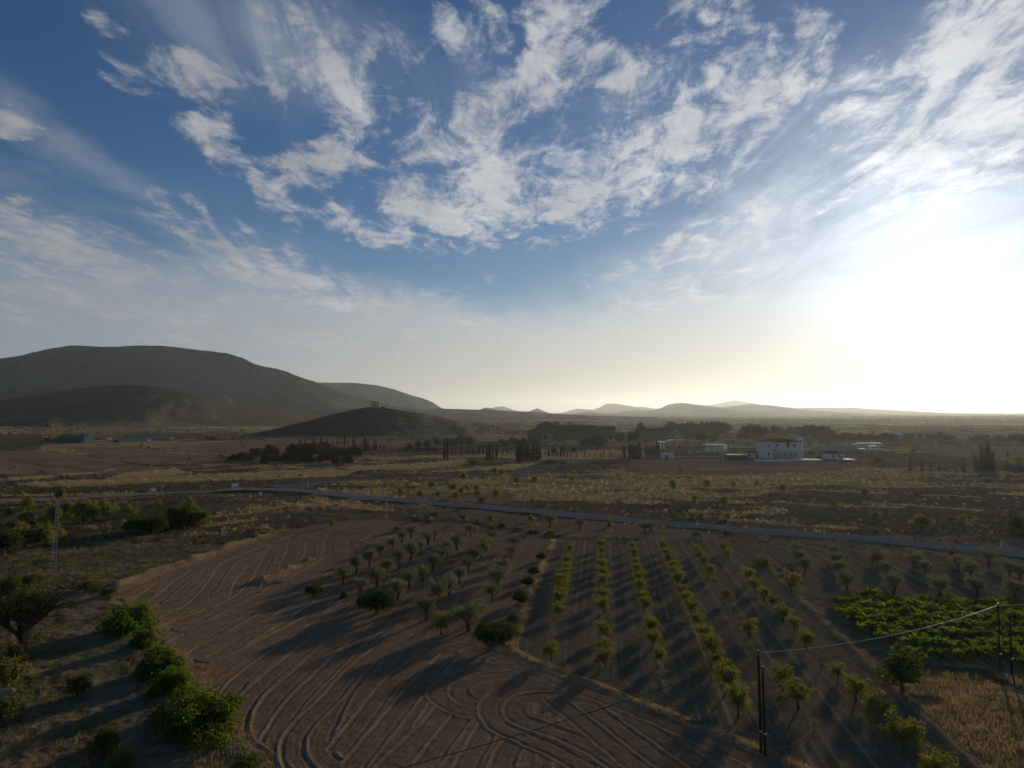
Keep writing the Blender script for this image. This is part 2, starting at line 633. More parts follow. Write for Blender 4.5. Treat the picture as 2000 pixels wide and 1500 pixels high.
def ground_mat(name, soil_a, soil_b, ridge_c, bump=0.85):
    """Earth: tilled soil, dry straw, low green and pale gravel laid out by where they grow or were worked."""
    m, n, out = new_mat(name)
    geo = n.node('ShaderNodeNewGeometry')
    P = geo.outputs['Position']
    soil, straw, green, pale, ridge = (n.attr(k) for k in ('soil', 'straw', 'green', 'pale', 'ridge'))
    n1 = n.noise(P, 0.035, 5, 0.6)
    n2 = n.noise(P, 0.7, 6, 0.68)
    n3 = n.noise(P, 5.5, 6, 0.75)
    mxv = n2 * 0.5 + n3 * 0.5
    scr = n.mix(n.smooth(n1 * 0.5 + n2 * 0.5, 0.36, 0.64), (0.081, 0.070, 0.046), (0.176, 0.146, 0.094))
    scr = n.mix(n.smooth(n3, 0.55, 0.75) * 0.6, scr, (0.022, 0.025, 0.014))
    sol = n.mix(n.smooth(n1 * 0.35 + mxv * 0.65, 0.36, 0.64), soil_a, soil_b)
    sol = n.mix(n.smooth(ridge + (n3 - 0.5) * 1.5 + (n2 - 0.5) * 0.5, 0.10, 1.10) * 0.58, sol, ridge_c)
    weed = n.smooth(n.noise(P, 0.16, 4, 0.6) * 0.55 + n2 * 0.45, 0.55, 0.72)
    sol = n.mix(weed * 0.35, sol, (0.070, 0.064, 0.032))
    bright = n.smooth(straw, 1.0, 1.4)
    stw = n.mix(n.smooth(mxv, 0.34, 0.62), (0.156, 0.118, 0.062), (0.384, 0.288, 0.146))
    stw = n.mix(bright * n.smooth(n1 * 0.3 + mxv * 0.7, 0.36, 0.60), stw, (0.42, 0.315, 0.140))
    grn = n.mix(n.smooth(mxv, 0.36, 0.62), (0.037, 0.045, 0.018), (0.106, 0.115, 0.040))
    pal = n.mix(mxv, (0.150, 0.130, 0.105), (0.260, 0.225, 0.180))
    edge = (mxv - 0.5) * 0.9
    col = n.mix(n.smooth(soil + edge, 0.3, 0.7), scr, sol)
    col = n.mix(n.smooth(straw + edge, 0.3, 0.75), col, stw)
    col = n.mix(n.smooth(green + edge, 0.3, 0.75), col, grn)
    col = n.mix(n.smooth(pale + edge * 0.6, 0.3, 0.7), col, pal)
    b = n.node('ShaderNodeBsdfDiffuse')
    n.link(col, b.inputs['Color'])
    b.inputs['Roughness'].default_value = 0.6
    bp = n.node('ShaderNodeBump')
    bp.inputs['Strength'].default_value = bump
    bp.inputs['Distance'].default_value = 0.35
    n.link(n2 * 0.55 + n3 * 0.45, bp.inputs['Height'])
    n.link(bp.outputs[0], b.inputs['Normal'])
    n.link(b.outputs[0], out.inputs['Surface'])
    return m


def hill_mat(name, a, b_, c, sc=0.012, gold=(0.20, 0.145, 0.075), bump_d=3.0):
    m, n, out = new_mat(name)
    geo = n.node('ShaderNodeNewGeometry')
    P = geo.outputs['Position']
    straw = n.attr('straw')
    n1 = n.noise(P, sc, 6, 0.6)
    n2 = n.noise(P, sc * 9, 5, 0.7)
    col = n.mix(n.smooth(n1 * 0.55 + n2 * 0.45, 0.38, 0.62), a, b_)
    col = n.mix(n.smooth(straw + (n2 - 0.5) * 1.1, 0.3, 0.8), col, gold)
    col = n.mix(n.smooth(n.noise(P, sc * 24, 3, 0.6), 0.53, 0.66) * 0.75, col, c)
    bs = n.node('ShaderNodeBsdfDiffuse')
    n.link(col, bs.inputs['Color'])
    bp = n.node('ShaderNodeBump')
    bp.inputs['Strength'].default_value = 0.6
    bp.inputs['Distance'].default_value = bump_d
    n.link(n2, bp.inputs['Height'])
    n.link(bp.outputs[0], bs.inputs['Normal'])
    n.link(bs.outputs[0], out.inputs['Surface'])
    return m


GROUND = ground_mat("earth", (0.160, 0.112, 0.069), (0.292, 0.202, 0.124), (0.520, 0.368, 0.222))
GROUND_DARK = ground_mat("dark_earth", (0.108, 0.091, 0.057), (0.193, 0.158, 0.100), (0.409, 0.330, 0.214))

# ------------------------------------------------------------------ plots of the near ground (photograph pixels laid on the ground)
STRIP = smooth_line(W([(1082, 1054), (1066, 1090), (1050, 1122), (1030, 1180), (1012, 1236), (1002, 1270), (1050, 1293), (1100, 1312),
                       (1180, 1345), (1250, 1373), (1310, 1396), (1370, 1420), (1440, 1448), (1500, 1474), (1590, 1512), (1700, 1560)]), 5)
PLOUGH = W([(206, 1152), (262, 1195), (300, 1228), (322, 1262), (352, 1300), (392, 1345), (440, 1392), (462, 1420), (470, 1450), (550, 1500), (640, 1560),
            (1700, 1560), (1500, 1474), (1370, 1420), (1250, 1373), (1100, 1312), (1002, 1270), (1030, 1180), (1082, 1054), (1000, 1040),
            (880, 1022), (760, 1018), (650, 1018), (560, 1036), (460, 1066), (330, 1108)])
ORCHARD = W([(1086, 1054), (1034, 1180), (1006, 1270), (1100, 1310), (1250, 1371), (1500, 1472), (1700, 1556), (1930, 1530), (1880, 1470), (1800, 1400), (1730, 1330),
             (1660, 1262), (1590, 1200), (1530, 1140), (1478, 1085), (1440, 1054), (1250, 1052)])
OLIVE_PLOT = W([(1478, 1072), (1620, 1080), (1800, 1092), (2100, 1118), (2100, 1196), (1960, 1180), (1700, 1166), (1600, 1166), (1545, 1130)])
VINEYARD = W([(1612, 1180), (1680, 1166), (1760, 1174), (1960, 1182), (2120, 1192), (2140, 1318), (1990, 1308), (1880, 1296), (1795, 1296), (1745, 1272), (1722, 1252), (1682, 1228), (1640, 1202)])
STRAW_FIELD = W([(1772, 1342), (1800, 1312), (1900, 1310), (2150, 1330), (2200, 1560), (2000, 1560), (1905, 1500), (1840, 1420), (1800, 1385)])
STUBBLE = W([(-80, 1080), (200, 1076), (400, 1036), (520, 1020), (560, 1030), (440, 1070), (330, 1104), (205, 1146), (130, 1138), (-80, 1130)])
BANK1 = smooth_line(W([(225, 1146), (330, 1110), (450, 1070), (500, 1053), (560, 1034)]), 5)
BANK2 = smooth_line(W([(512, 1137), (560, 1118), (600, 1101), (660, 1084), (718, 1068)]), 5)
VERGE = smooth_line(W([(200, 1150), (250, 1185), (298, 1222), (318, 1262), (350, 1302), (392, 1348), (440, 1396), (468, 1445), (560, 1510)]), 5)
TRACK_L = smooth_line(W([(330, 1560), (290, 1450), (240, 1390), (215, 1330), (195, 1280), (180, 1210), (170, 1160)]), 5)
EDGE_R = smooth_line(W([(1478, 1085), (1530, 1140), (1590, 1200), (1660, 1262), (1730, 1330), (1800, 1400), (1880, 1475), (1930, 1530)]), 5)
ROAD = smooth_line(W([(-200, 990), (0, 979), (130, 973), (250, 967), (375, 963), (500, 960.5), (600, 964), (700, 975), (825, 986), (950, 996), (1125, 1010),
                      (1250, 1020), (1375, 1030), (1500, 1041), (1625, 1050), (1750, 1061), (1875, 1073), (2000, 1085), (2200, 1108)]), 6)
BRANCH = smooth_line(W([(540, 957), (600, 951), (675, 943), (775, 936.5), (880, 933), (960, 930), (1010, 925), (1045, 916), (1100, 907), (1180, 899), (1270, 893), (1340, 893), (1420, 895)]), 6)
TRACK_HILL = smooth_line(W([(474, 844), (470, 849), (482, 853), (520, 854), (600, 853.5), (690, 851), (740, 848)]), 5)
TRACK_FIELD = smooth_line(W([(268, 907), (362, 898), (420, 892), (480, 887), (560, 878)]), 5)
FAR_ROAD = smooth_line(W([(1740, 864), (1800, 867), (1870, 869), (1960, 872), (2100, 876)]), 5)
FARM_TRACK = smooth_line(W([(85, 870), (110, 868), (150, 867), (185, 864)]), 5)
SOIL_PLOTS = [W(p) for p in (
    [(-150, 886), (70, 878), (150, 888), (250, 906), (330, 916), (200, 926), (0, 926), (-150, 930)],
    [(110, 872), (240, 874), (330, 884), (450, 900), (300, 908), (200, 896)],
    [(330, 872), (470, 862), (700, 858), (900, 862), (880, 874), (640, 872), (480, 884), (400, 894)],
    [(60, 834), (230, 832), (290, 842), (220, 850), (60, 848)],
    [(1230, 900), (1400, 896), (1560, 902), (1700, 908), (1640, 922), (1400, 930), (1220, 925)],
    [(1790, 868), (2100, 878), (2100, 895), (1900, 893), (1800, 884)],
    [(760, 990), (1000, 1004), (1280, 1030), (1440, 1048), (1440, 1056), (1080, 1048), (900, 1016)],
    [(740, 968), (1000, 970), (1010, 990), (860, 984)],
)]
STREAKS = [smooth_line(W(p), 4) for p in (
    [(1250, 946), (1320, 948), (1392, 950)], [(1400, 956), (1480, 958), (1560, 960), (1640, 962)], [(1366, 918), (1418, 918)], [(1528, 916), (1590, 915)], [(1600, 933), (1690, 936), (1770, 937)],
    [(1600, 961), (1660, 964), (1715, 966)], [(1772, 968), (1840, 971), (1905, 974)], [(1838, 926), (1905, 927)], [(968, 938), (1040, 939), (1110, 938)], [(1090, 944), (1190, 945), (1300, 944)], [(1150, 955), (1230, 957), (1310, 957)],
    [(1420, 1016), (1500, 1018)], [(1500, 1022), (1580, 1027), (1662, 1032)], [(1520, 985), (1640, 990), (1760, 992)], [(1280, 975), (1380, 980), (1470, 984)], [(720, 958), (820, 962), (900, 964)], [(1700, 985), (1800, 990), (1900, 996)],
    [(400, 1010), (470, 1004), (560, 990)], [(410, 1026), (480, 1018)], [(175, 1032), (250, 1020)], [(20, 1084), (80, 1074)], [(560, 985), (660, 992), (760, 1000)], [(0, 966), (120, 965), (260, 961)])]
STRAW_PLOTS = [W(p) for p in (
    [(15, 944), (120, 936), (200, 934), (262, 920), (340, 914), (380, 922), (330, 930), (480, 922), (560, 918), (640, 916), (700, 920), (660, 934), (480, 938), (300, 942), (120, 948)],
    [(660, 912), (760, 906), (860, 900), (900, 894), (940, 902), (860, 914), (700, 920)],
    [(0, 934), (130, 925), (230, 915), (228, 919), (100, 932), (0, 940)],
    [(780, 892), (960, 884), (1060, 876), (1260, 880), (1260, 896), (1060, 898), (960, 892)],
    [(820, 926), (930, 914), (1000, 905), (1050, 902), (1040, 910), (1000, 918), (920, 922)],
    [(270, 826), (420, 832), (560, 828), (700, 838), (560, 842), (300, 832)],
    [(900, 832), (1040, 836), (1040, 846), (900, 846)],
    [(1700, 846), (1850, 850), (1850, 856), (1700, 852)], [(1610, 842), (1760, 842), (1760, 848), (1610, 848)],
)]
GREEN_PLOTS = [W(p) for p in (
    [(-100, 852), (80, 848), (90, 866), (75, 880), (-100, 888)],
    [(-100, 950), (180, 946), (290, 946), (270, 958), (60, 962), (-100, 970)],
    [(-100, 985), (60, 984), (200, 980), (330, 985), (330, 1030), (180, 1060), (-100, 1080)],
    [(1850, 1000), (2100, 1010), (2100, 1060), (1960, 1050)],
    [(1600, 1180), (1630, 1160), (1660, 1166), (1630, 1182)], [(1800, 1300), (2100, 1320), (2100, 1345), (1830, 1330)],
)]


def zones(x, y):
    """What grows or was worked at each point of the ground: dict of masks 0..1."""
    wx = x + (fbm(x * 0.25, y * 0.25, 61, 3) - 0.5) * (1.0 + y * 0.012)
    wy = y + (fbm(x * 0.25 + 9, y * 0.25, 62, 3) - 0.5) * (1.0 + y * 0.02)
    z = {k: np.zeros(x.shape) for k in ('soil', 'straw', 'green', 'pale', 'ridge')}
    near = y < 140
    plough, orch, olv, vin = in_poly(x, y, PLOUGH), in_poly(x, y, ORCHARD), in_poly(x, y, OLIVE_PLOT), in_poly(x, y, VINEYARD)
    tilled = (plough | orch | olv | vin)
    z['soil'][tilled] = 1.0
    for p in SOIL_PLOTS:
        z['soil'][in_poly(wx, wy, p)] = 0.9
    # dry grass in broad patches over the open land
    band = fbm(x * 0.010 + 5, y * 0.030 / (1 + y * 0.0012), 71, 4, 0.55)
    fine = fbm(x * 0.06, y * 0.14, 72, 4, 0.6)
    wild = sstep(band * 0.55 + fine * 0.45, 0.44, 0.58)
    scrub_area = sstep(y, 135, 180)
    z['straw'] = np.maximum(z['straw'], wild * 1.15 * scrub_area * (1 - z['soil']))
    z['straw'] = np.where(~tilled & near, 0.30 + 0.5 * fbm(x * 0.3, y * 0.3, 73, 4) - 0.1, z['straw'])
    for p in STRAW_PLOTS:
        z['straw'][in_poly(wx, wy, p)] = 1.4
        z['soil'][in_poly(wx, wy, p)] = 0
    for ln in STREAKS:
        d = dist_line(wx, y + (wy - y) * 0.6, ln)
        wd = 0.8 + 0.007 * ln[0][1]
        z['straw'] = np.maximum(z['straw'], 1.3 * (1 - sstep(d, wd * 0.5, wd * 1.3)))
    sf = in_poly(wx, wy, STRAW_FIELD)
    z['straw'][sf] = 0.62 + 0.5 * (fbm(x[sf] * 0.3, y[sf] * 0.3, 74, 3) - 0.5)
    z['soil'][sf] = 0
    st = in_poly(wx, wy, STUBBLE)
    z['straw'][st] = 0.30 + 0.5 * (fbm(x[st] * 0.2, y[st] * 0.4, 75, 4) - 0.3)
    for p in GREEN_PLOTS:
        q = in_poly(wx, wy, p)
        z['green'][q] = 0.62
        z['straw'][q] *= 0.5
    z['green'] = np.where(~tilled & near & (x < 0), np.maximum(z['green'], 0.85 * fbm(x * 0.18, y * 0.18, 76, 4)), z['green'])
    d = dist_line(wx, wy, STRIP)
    z['straw'] = np.maximum(z['straw'], (0.35 + 0.8 * sstep(vnoise(x * 0.22, y * 0.22, 98), 0.35, 0.6)) * (1 - sstep(d, 0.35, 0.8)))
    d = dist_line(wx, wy, VERGE)
    z['straw'] = np.maximum(z['straw'], 0.8 * (1 - sstep(d, 0.5, 1.6)))
    d = np.minimum(dist_line(wx, wy, BANK1), dist_line(wx, wy, BANK2))
    z['straw'] = np.maximum(z['straw'], 0.55 * (1 - sstep(d, 0.5, 1.4)))
    d = dist_line(wx, wy, EDGE_R)
    z['straw'] = np.maximum(z['straw'], 0.6 * (1 - sstep(d, 0.2, 0.7)))
    d = dist_line(wx, wy, TRACK_L)
    z['pale'] = np.maximum(z['pale'], 0.42 * (1 - sstep(d, 1.2, 3.2)))
    for ln, wdt in ((TRACK_HILL, 2.5), (TRACK_FIELD, 1.8), (FAR_ROAD, 3.5), (FARM_TRACK, 4)):
        z['pale'] = np.maximum(z['pale'], 1 - sstep(dist_line(x, y, ln), wdt * 0.7, wdt * 1.3))
    rd = dist_line(x, y, ROAD)
    z['straw'] = np.maximum(z['straw'], 0.75 * sstep(fine, 0.40, 0.6) * (1 - sstep(rd, 4.0, 7.0)))
    z['soil'] *= 1 - sstep(1 - rd / 6.0, 0, 0.4)
    z['_plough'], z['_orch'], z['_olv'], z['_vin'] = plough, orch, olv, vin
    return z


# ------------------------------------------------------------------ furrows: tractor passes pressed into the tilled soil
RES = 0.12
RX0, RX1, RY0, RY1 = -75.0, 75.0, 36.0, 140.0
NX, NY = int((RX1 - RX0) / RES), int((RY1 - RY0) / RES)


def build_furrows():
    gx = RX0 + (np.arange(NX) + 0.5) * RES
    gy = RY0 + (np.arange(NY) + 0.5) * RES
    X, Y = np.meshgrid(gx, gy)
    s = X - 0.135 * Y + 0.5 * (fbm(X * 0.03, Y * 0.02, 81, 2) - 0.5)
    # base: long straight drills, every lane with its own depth
    def lanes(s, w, seed, sharp):
        k = np.floor(s / w)
        f = s / w - k
        amp = 0.35 + 0.65 * _hash(k, k * 0, seed)
        return amp * (0.5 + 0.5 * np.cos((f - 0.5) * 2 * np.pi)) ** sharp
    patch = fbm(X * 0.08, Y * 0.03, 83, 3)
    H = 0.06 * lanes(s, 0.46, 1, 1.3) + 0.12 * lanes(s + 0.3, 2.3, 2, 6.0) * (0.4 + patch) + 0.07 * lanes(s, 1.15, 3, 3.0)
    H *= 0.55 + 0.9 * patch
    olive = in_poly(X, Y, W([(640, 1130), (800, 1040), (1082, 1050), (1005, 1270), (830, 1240), (690, 1190)]))
    H = np.where(olive, H * 0.45, H)
    orch = in_poly(X, Y, ORCHARD)
    H = np.where(orch, H * 0.85, H)

    TN = 0.22 * lanes(s, 0.46, 1, 2.0) + 0.75 * lanes(s + 0.3, 2.3, 2, 9.0) * (0.5 + patch) + 0.55 * lanes(s, 1.15, 3, 5.0) + 0.50 * lanes(s + 0.2, 0.82, 6, 4.0) - 0.25 * lanes(s + 0.7, 1.9, 8, 4.0)
    TN = np.where(olive, TN * 0.6, TN)
    TN = np.where(orch, TN * 0.75 + 0.45 * lanes(s + 0.1, 0.50, 12, 2.5) * (0.4 + patch), TN)

    def tone(l):
        r = 0.04
        for c, a, w in ((-1.02, 0.95, 0.17), (1.02, 0.95, 0.17), (-0.45, 0.40, 0.13), (0.0, 0.30, 0.12), (0.45, 0.40, 0.13)):
            r = r + a * np.exp(-((l - c) / w) ** 2)
        return r

    prof_l = np.arange(-1.35, 1.351, RES * 0.55)

    def profile(l, k):
        r = 0.0
        for c, a, w in ((-1.02, 0.17, 0.13), (1.02, 0.17, 0.13), (-0.45, 0.07, 0.12), (0.0, 0.05, 0.12), (0.45, 0.07, 0.12)):
            r = r + a * np.exp(-((l - c) / w) ** 2)
        r = r - 0.10 * np.exp(-((np.abs(l) - 0.74) / 0.14) ** 2)
        return r * k + 0.0

    def stamp(line, k=1.0, plot=None):
        line = np.array(line, float)
        seg = np.hypot(*np.diff(line, axis=0).T)
        t = np.concatenate([[0], np.cumsum(seg)])
        if t[-1] < 0.5:
            return
        q = np.arange(0, t[-1], RES * 0.6)
        px_, py_ = np.interp(q, t, line[:, 0]), np.interp(q, t, line[:, 1])
        tx, ty = np.gradient(px_), np.gradient(py_)
        n = np.hypot(tx, ty) + 1e-9
        nx, ny = -ty / n, tx / n
        wob = 0.05 * np.sin(q * 0.5) + 0.03 * np.sin(q * 1.9)
        kk = k * (0.85 + 0.3 * vnoise(q * 0.4, q * 0, 5))
        for l in prof_l:
            ix = ((px_ + nx * (l + wob) - RX0) / RES).astype(int)
            iy = ((py_ + ny * (l + wob) - RY0) / RES).astype(int)
            ok = (ix >= 0) & (ix < NX) & (iy >= 0) & (iy < NY)
            blend = 1.0 if abs(l) < 1.15 else 0.5
            TN[iy[ok], ix[ok]] = TN[iy[ok], ix[ok]] * (1 - blend) + tone(l) * np.minimum(kk[ok], 1.1) * blend
            H[iy[ok], ix[ok]] = H[iy[ok], ix[ok]] * (1 - blend) + profile(l, kk[ok]) * blend

    SM = lambda pts: smooth_line(W(pts), 10)
    # long passes of the main field with their turns at the verge
    for pts in (
        [(497, 1104), (470, 1140), (457, 1172), (400, 1196), (325, 1226), (330, 1236), (372, 1231), (520, 1180)],
        [(445, 1100), (390, 1172), (312, 1214)], [(410, 1106), (345, 1165), (300, 1196)], [(385, 1110), (300, 1180)], [(350, 1118), (270, 1172)],
        [(318, 1126), (228, 1165), (232, 1180)], [(575, 1052), (565, 1090), (540, 1130), (500, 1152)], [(540, 1062), (520, 1100), (490, 1150), (430, 1190)],
        [(610, 1050), (605, 1085), (585, 1105)], [(645, 1048), (640, 1080), (625, 1095)], [(680, 1048), (690, 1062), (670, 1078)],
        [(500, 1052), (530, 1060), (575, 1056), (640, 1050), (700, 1050)],
        [(560, 1205), (440, 1246), (376, 1280), (361, 1291), (385, 1299), (450, 1288), (620, 1200)],
        [(680, 1180), (560, 1262), (470, 1330), (440, 1370)],
        [(722, 1210), (650, 1260), (555, 1345), (512, 1400), (503, 1440), (530, 1475), (590, 1520)],
        [(745, 1215), (690, 1262), (590, 1360), (545, 1420), (533, 1450), (550, 1480), (590, 1500)],
        [(705, 1195), (600, 1265), (500, 1350), (470, 1390), (462, 1420), (470, 1450), (510, 1485)],
        [(830, 1215), (760, 1247), (720, 1300), (675, 1350), (640, 1410), (624, 1446), (630, 1475), (660, 1500), (740, 1530)],
        [(790, 1235), (700, 1305), (640, 1370), (590, 1420), (570, 1460), (585, 1500), (640, 1540)],
        [(840, 1275), (780, 1320), (720, 1390), (660, 1470)], [(880, 1275), (820, 1340), (760, 1410), (690, 1500)],
        [(870, 1380), (840, 1420), (790, 1470), (740, 1520)], [(910, 1390), (870, 1440), (830, 1500)], [(960, 1410), (930, 1460), (900, 1520)],
        [(1010, 1440), (985, 1480), (970, 1530)],
    ):
        stamp(SM(pts), 0.85)
    # headland passes and loops by the corner of the grass path
    for pts in (
        [(742, 1272), (800, 1262), (870, 1258), (930, 1268), (985, 1285), (1050, 1312), (1150, 1350), (1300, 1408), (1450, 1466), (1600, 1530)],
        [(1130, 1352), (1070, 1318), (1000, 1305), (940, 1310), (880, 1328), (856, 1350), (862, 1366), (900, 1386), (955, 1398), (1000, 1400)],
        [(1010, 1318), (950, 1322), (905, 1338), (896, 1352), (915, 1368), (960, 1378)],
        [(1500, 1490), (1400, 1440), (1280, 1392), (1180, 1358), (1080, 1342), (1010, 1346), (965, 1366), (956, 1390), (975, 1418), (1030, 1442), (1090, 1470), (1150, 1505)],
        [(1420, 1470), (1300, 1412), (1180, 1372), (1080, 1360), (1020, 1368), (1005, 1386), (1020, 1406), (1080, 1428), (1150, 1458), (1220, 1500)],
        [(1075, 1362), (1150, 1420), (1260, 1510)], [(1145, 1376), (1210, 1425), (1320, 1506)], [(1230, 1400), (1300, 1448), (1390, 1508)],
        [(1000, 1300), (1100, 1335), (1200, 1372), (1330, 1425), (1470, 1484)],
    ):
        stamp(SM(pts), 0.72)
    # turns at the lower end of the almond rows, and the lane along the path
    for pts in (
        [(1095, 1060), (1050, 1180), (1026, 1250), (1048, 1285), (1120, 1313)],
        [(1075, 1190), (1046, 1268), (1070, 1296), (1150, 1325)],
        [(1130, 1200), (1122, 1280), (1140, 1310), (1240, 1362), (1330, 1396)],
        [(1228, 1240), (1240, 1320), (1262, 1356), (1300, 1374)], [(1300, 1210), (1360, 1300), (1367, 1345), (1340, 1370), (1290, 1375)],
        [(1400, 1210), (1460, 1310), (1500, 1360), (1540, 1398), (1538, 1430), (1500, 1450), (1430, 1440)],
        [(1540, 1380), (1556, 1420), (1520, 1450)], [(1490, 1130), (1600, 1250), (1700, 1350), (1800, 1450), (1850, 1510)], [(1470, 1140), (1580, 1262), (1690, 1380), (1790, 1490)],
    ):
        stamp(SM(pts), 0.6)
    # clods
    H += (fbm(X * 2.6, Y * 2.6, 91, 3, 0.7) - 0.5) * 0.16
    return H, TN


FURROW, TONE = build_furrows()


def sample_furrow(x, y, A):
    fx, fy = (x - RX0) / RES - 0.5, (y - RY0) / RES - 0.5
    ix, iy = np.clip(np.floor(fx).astype(int), 0, NX - 2), np.clip(np.floor(fy).astype(int), 0, NY - 2)
    tx, ty = np.clip(fx - ix, 0, 1), np.clip(fy - iy, 0, 1)
    return ((A[iy, ix] * (1 - tx) + A[iy, ix + 1] * tx) * (1 - ty) + (A[iy + 1, ix] * (1 - tx) + A[iy + 1, ix + 1] * tx) * ty)


def near_height(x, y, z):
    h = T(x, y)
    tilled = (z['_plough'] | z['_orch'] | z['_olv'] | z['_vin'])
    f = sample_furrow(x, y, FURROW)
    k = np.where(z['_plough'], 0.58, np.where(z['_orch'], 0.45, 0.35))
    rough = (fbm(x * 0.5, y * 0.5, 95, 4, 0.6) - 0.5) * 0.45 + (fbm(x * 2.5, y * 2.5, 96, 2) - 0.5) * 0.12
    h = h + np.where(tilled, f * k, rough * sstep(138 - y, 0, 6))
    for ln, hh, ww in ((BANK1, 0.75, 1.0), (BANK2, 0.85, 1.0), (STRIP, 0.10, 0.6), (EDGE_R, 0.30, 0.9)):
        d = dist_line(x, y, ln)
        h = h + hh * np.exp(-(d / ww) ** 2) * (0.6 + 0.8 * vnoise(x * 0.5, y * 0.5, 97))
    return h, np.where(tilled, np.clip(sample_furrow(x, y, TONE), 0, 1.1), 0)


def build_ground():
    # near fields: one fine net, cut into the plots it is made of
    ys = [34.0]
    while ys[-1] < 140:
        ys.append(ys[-1] + 0.13 * (ys[-1] / 48.0) ** 1.25)
    ys = np.array(ys)
    ncol = 820
    us = np.linspace(-1, 1, ncol)
    Y, U = np.meshgrid(ys, us, indexing='ij')
    X = U * (0.86 * Y + 8)
    x, y = X.ravel(), Y.ravel()
    z = zones(x, y)
    h, ridge = near_height(x, y, z)
    z['ridge'] = ridge
    V = np.stack([x, y, h], 1)
    nr = len(ys)
    i = np.arange((nr - 1) * (ncol - 1))
    a = (i // (ncol - 1)) * ncol + i % (ncol - 1)
    F = np.stack([a, a + 1, a + ncol + 1, a + ncol], 1)
    pid = np.where(z['_plough'], 1, np.where(z['_orch'], 2, np.where(z['_olv'], 3, np.where(z['_vin'], 4, 0))))
    sf = in_poly(x, y, STRAW_FIELD)
    pid = np.where(sf & (pid == 0), 5, pid)
    fid = pid[F[:, 0]]
    for k, (nm, mat, lab) in enumerate((
            ("rough_ground", GROUND, "rough grassy ground round the ploughed fields"), ("ploughed_field", GROUND, "reddish ploughed field with curving furrows"),
            ("orchard_ground", GROUND_DARK, "dark tilled soil between the almond rows"), ("olive_field", GROUND_DARK, "grey tilled plot below the road"),
            ("vineyard_ground", GROUND_DARK, "dark soil under the vines"), ("dry_grass_field", GROUND, "dry straw field beside the vineyard"))):
        sel = F[fid == k]
        if not len(sel):
            continue
        used, inv = np.unique(sel, return_inverse=True)
        m = mesh_np(nm, V[used], inv.reshape(sel.shape), smooth=True)
        for key in ('soil', 'straw', 'green', 'pale', 'ridge'):
            set_attr(m, key, z[key][used])
        struct(nm, m, mat, lab)
    # open country from the fields to the horizon
    ys = [ys[-1]]
    while ys[-1] < 24000:
        ys.append(ys[-1] + max(0.45, ys[-1] ** 2 / (EYE * 683) * 0.5))
    ys[-1] = 24000
    ys = np.array(ys)
    ncol = 760
    us = np.linspace(-1, 1, ncol)
    Y, U = np.meshgrid(ys, us, indexing='ij')
    X = U * np.minimum(0.86 * Y + 8, 18000)
    x, y = X.ravel(), Y.ravel()
    z = zones(x, y)
    h = T(x, y)
    rough = (fbm(x * 0.35, y * 0.35, 95, 4, 0.6) - 0.5) * 0.55 * (1 - z['soil']) * sstep(y, 140, 150)
    rd = np.minimum(dist_line(x, y, ROAD), dist_line(x, y, BRANCH))
    flat = sstep(rd, 4.0, 8.5)
    h = h + rough * flat
    V = np.stack([x, y, h], 1)
    nr = len(ys)
    i = np.arange((nr - 1) * (ncol - 1))
    a = (i // (ncol - 1)) * ncol + i % (ncol - 1)
    F = np.stack([a, a + 1, a + ncol + 1, a + ncol], 1)
    m = mesh_np("ground", V, F, smooth=True)
    for key in ('soil', 'straw', 'green', 'pale', 'ridge'):
        set_attr(m, key, z[key])
    struct("ground", m, GROUND, "open dry country running to the horizon")
    # the same land outside the view, as one plain sheet a little lower
    m = mesh_np("outer_ground", [(-18200, -2900, -0.9), (18200, -2900, -0.9), (18200, 24100, -0.9), (-18200, 24100, -0.9)], [(0, 1, 2, 3)])
    for key in ('soil', 'straw', 'green', 'pale', 'ridge'):
        set_attr(m, key, [0.3] * 4 if key == 'straw' else [0.0] * 4)
    struct("outer_ground", m, GROUND, "dry land on every side")


build_ground()


# ------------------------------------------------------------------ roads
def ribbon(name, line, width, mat, lift=0.05, label=None, taper=None):
    line = np.array(line, float)
    seg = np.hypot(*np.diff(line, axis=0).T)
    t = np.concatenate([[0], np.cumsum(seg)])
    q = np.arange(0, t[-1], 1.5)
    px_, py_ = np.interp(q, t, line[:, 0]), np.interp(q, t, line[:, 1])
    tx, ty = np.gradient(px_), np.gradient(py_)
    n = np.hypot(tx, ty)
    nx, ny = -ty / n, tx / n
    w = np.full(len(q), width) if taper is None else taper(q / q[-1])
    cols = np.linspace(-0.5, 0.5, 7)
    wob = (vnoise(q * 0.35, q * 0, 3) - 0.5) * 0.5
    V = []
    for k, c in enumerate(cols):
        e = c * w + (wob if abs(c) == 0.5 else 0)
        xx, yy = px_ + nx * e, py_ + ny * e
        zz = T(px_, py_) + lift + 0.04 * (1 - (2 * c) ** 2)
        V.append(np.stack([xx, yy, zz], 1))
    V = np.stack(V, 1).reshape(-1, 3)
    nc = len(cols)
    i = np.arange((len(q) - 1) * (nc - 1))
    a = (i // (nc - 1)) * nc + i % (nc - 1)
    F = np.stack([a, a + 1, a + nc + 1, a + nc], 1)
    return struct(name, mesh_np(name, V, F, True), mat, label)


ASPHALT = plain("asphalt", (0.255, 0.225, 0.185), 0.95, 0.2, 0.25, bump=0.15, spec=0.05)
GRAVEL = plain("gravel_surface", (0.19, 0.18, 0.165), 0.95, 0.25, 0.4, bump=0.3, spec=0.05)
ribbon("road", ROAD, 7.0, ASPHALT, 0.22, "grey asphalt road crossing the plain")
ribbon("side_road", BRANCH, 5.0, GRAVEL, 0.17, "narrow side road to the farm and villa",
       lambda t: np.where(t < 0.09, 18 - t * 150, np.where((t > 0.5) & (t < 0.62), 7.0, 4.4)))


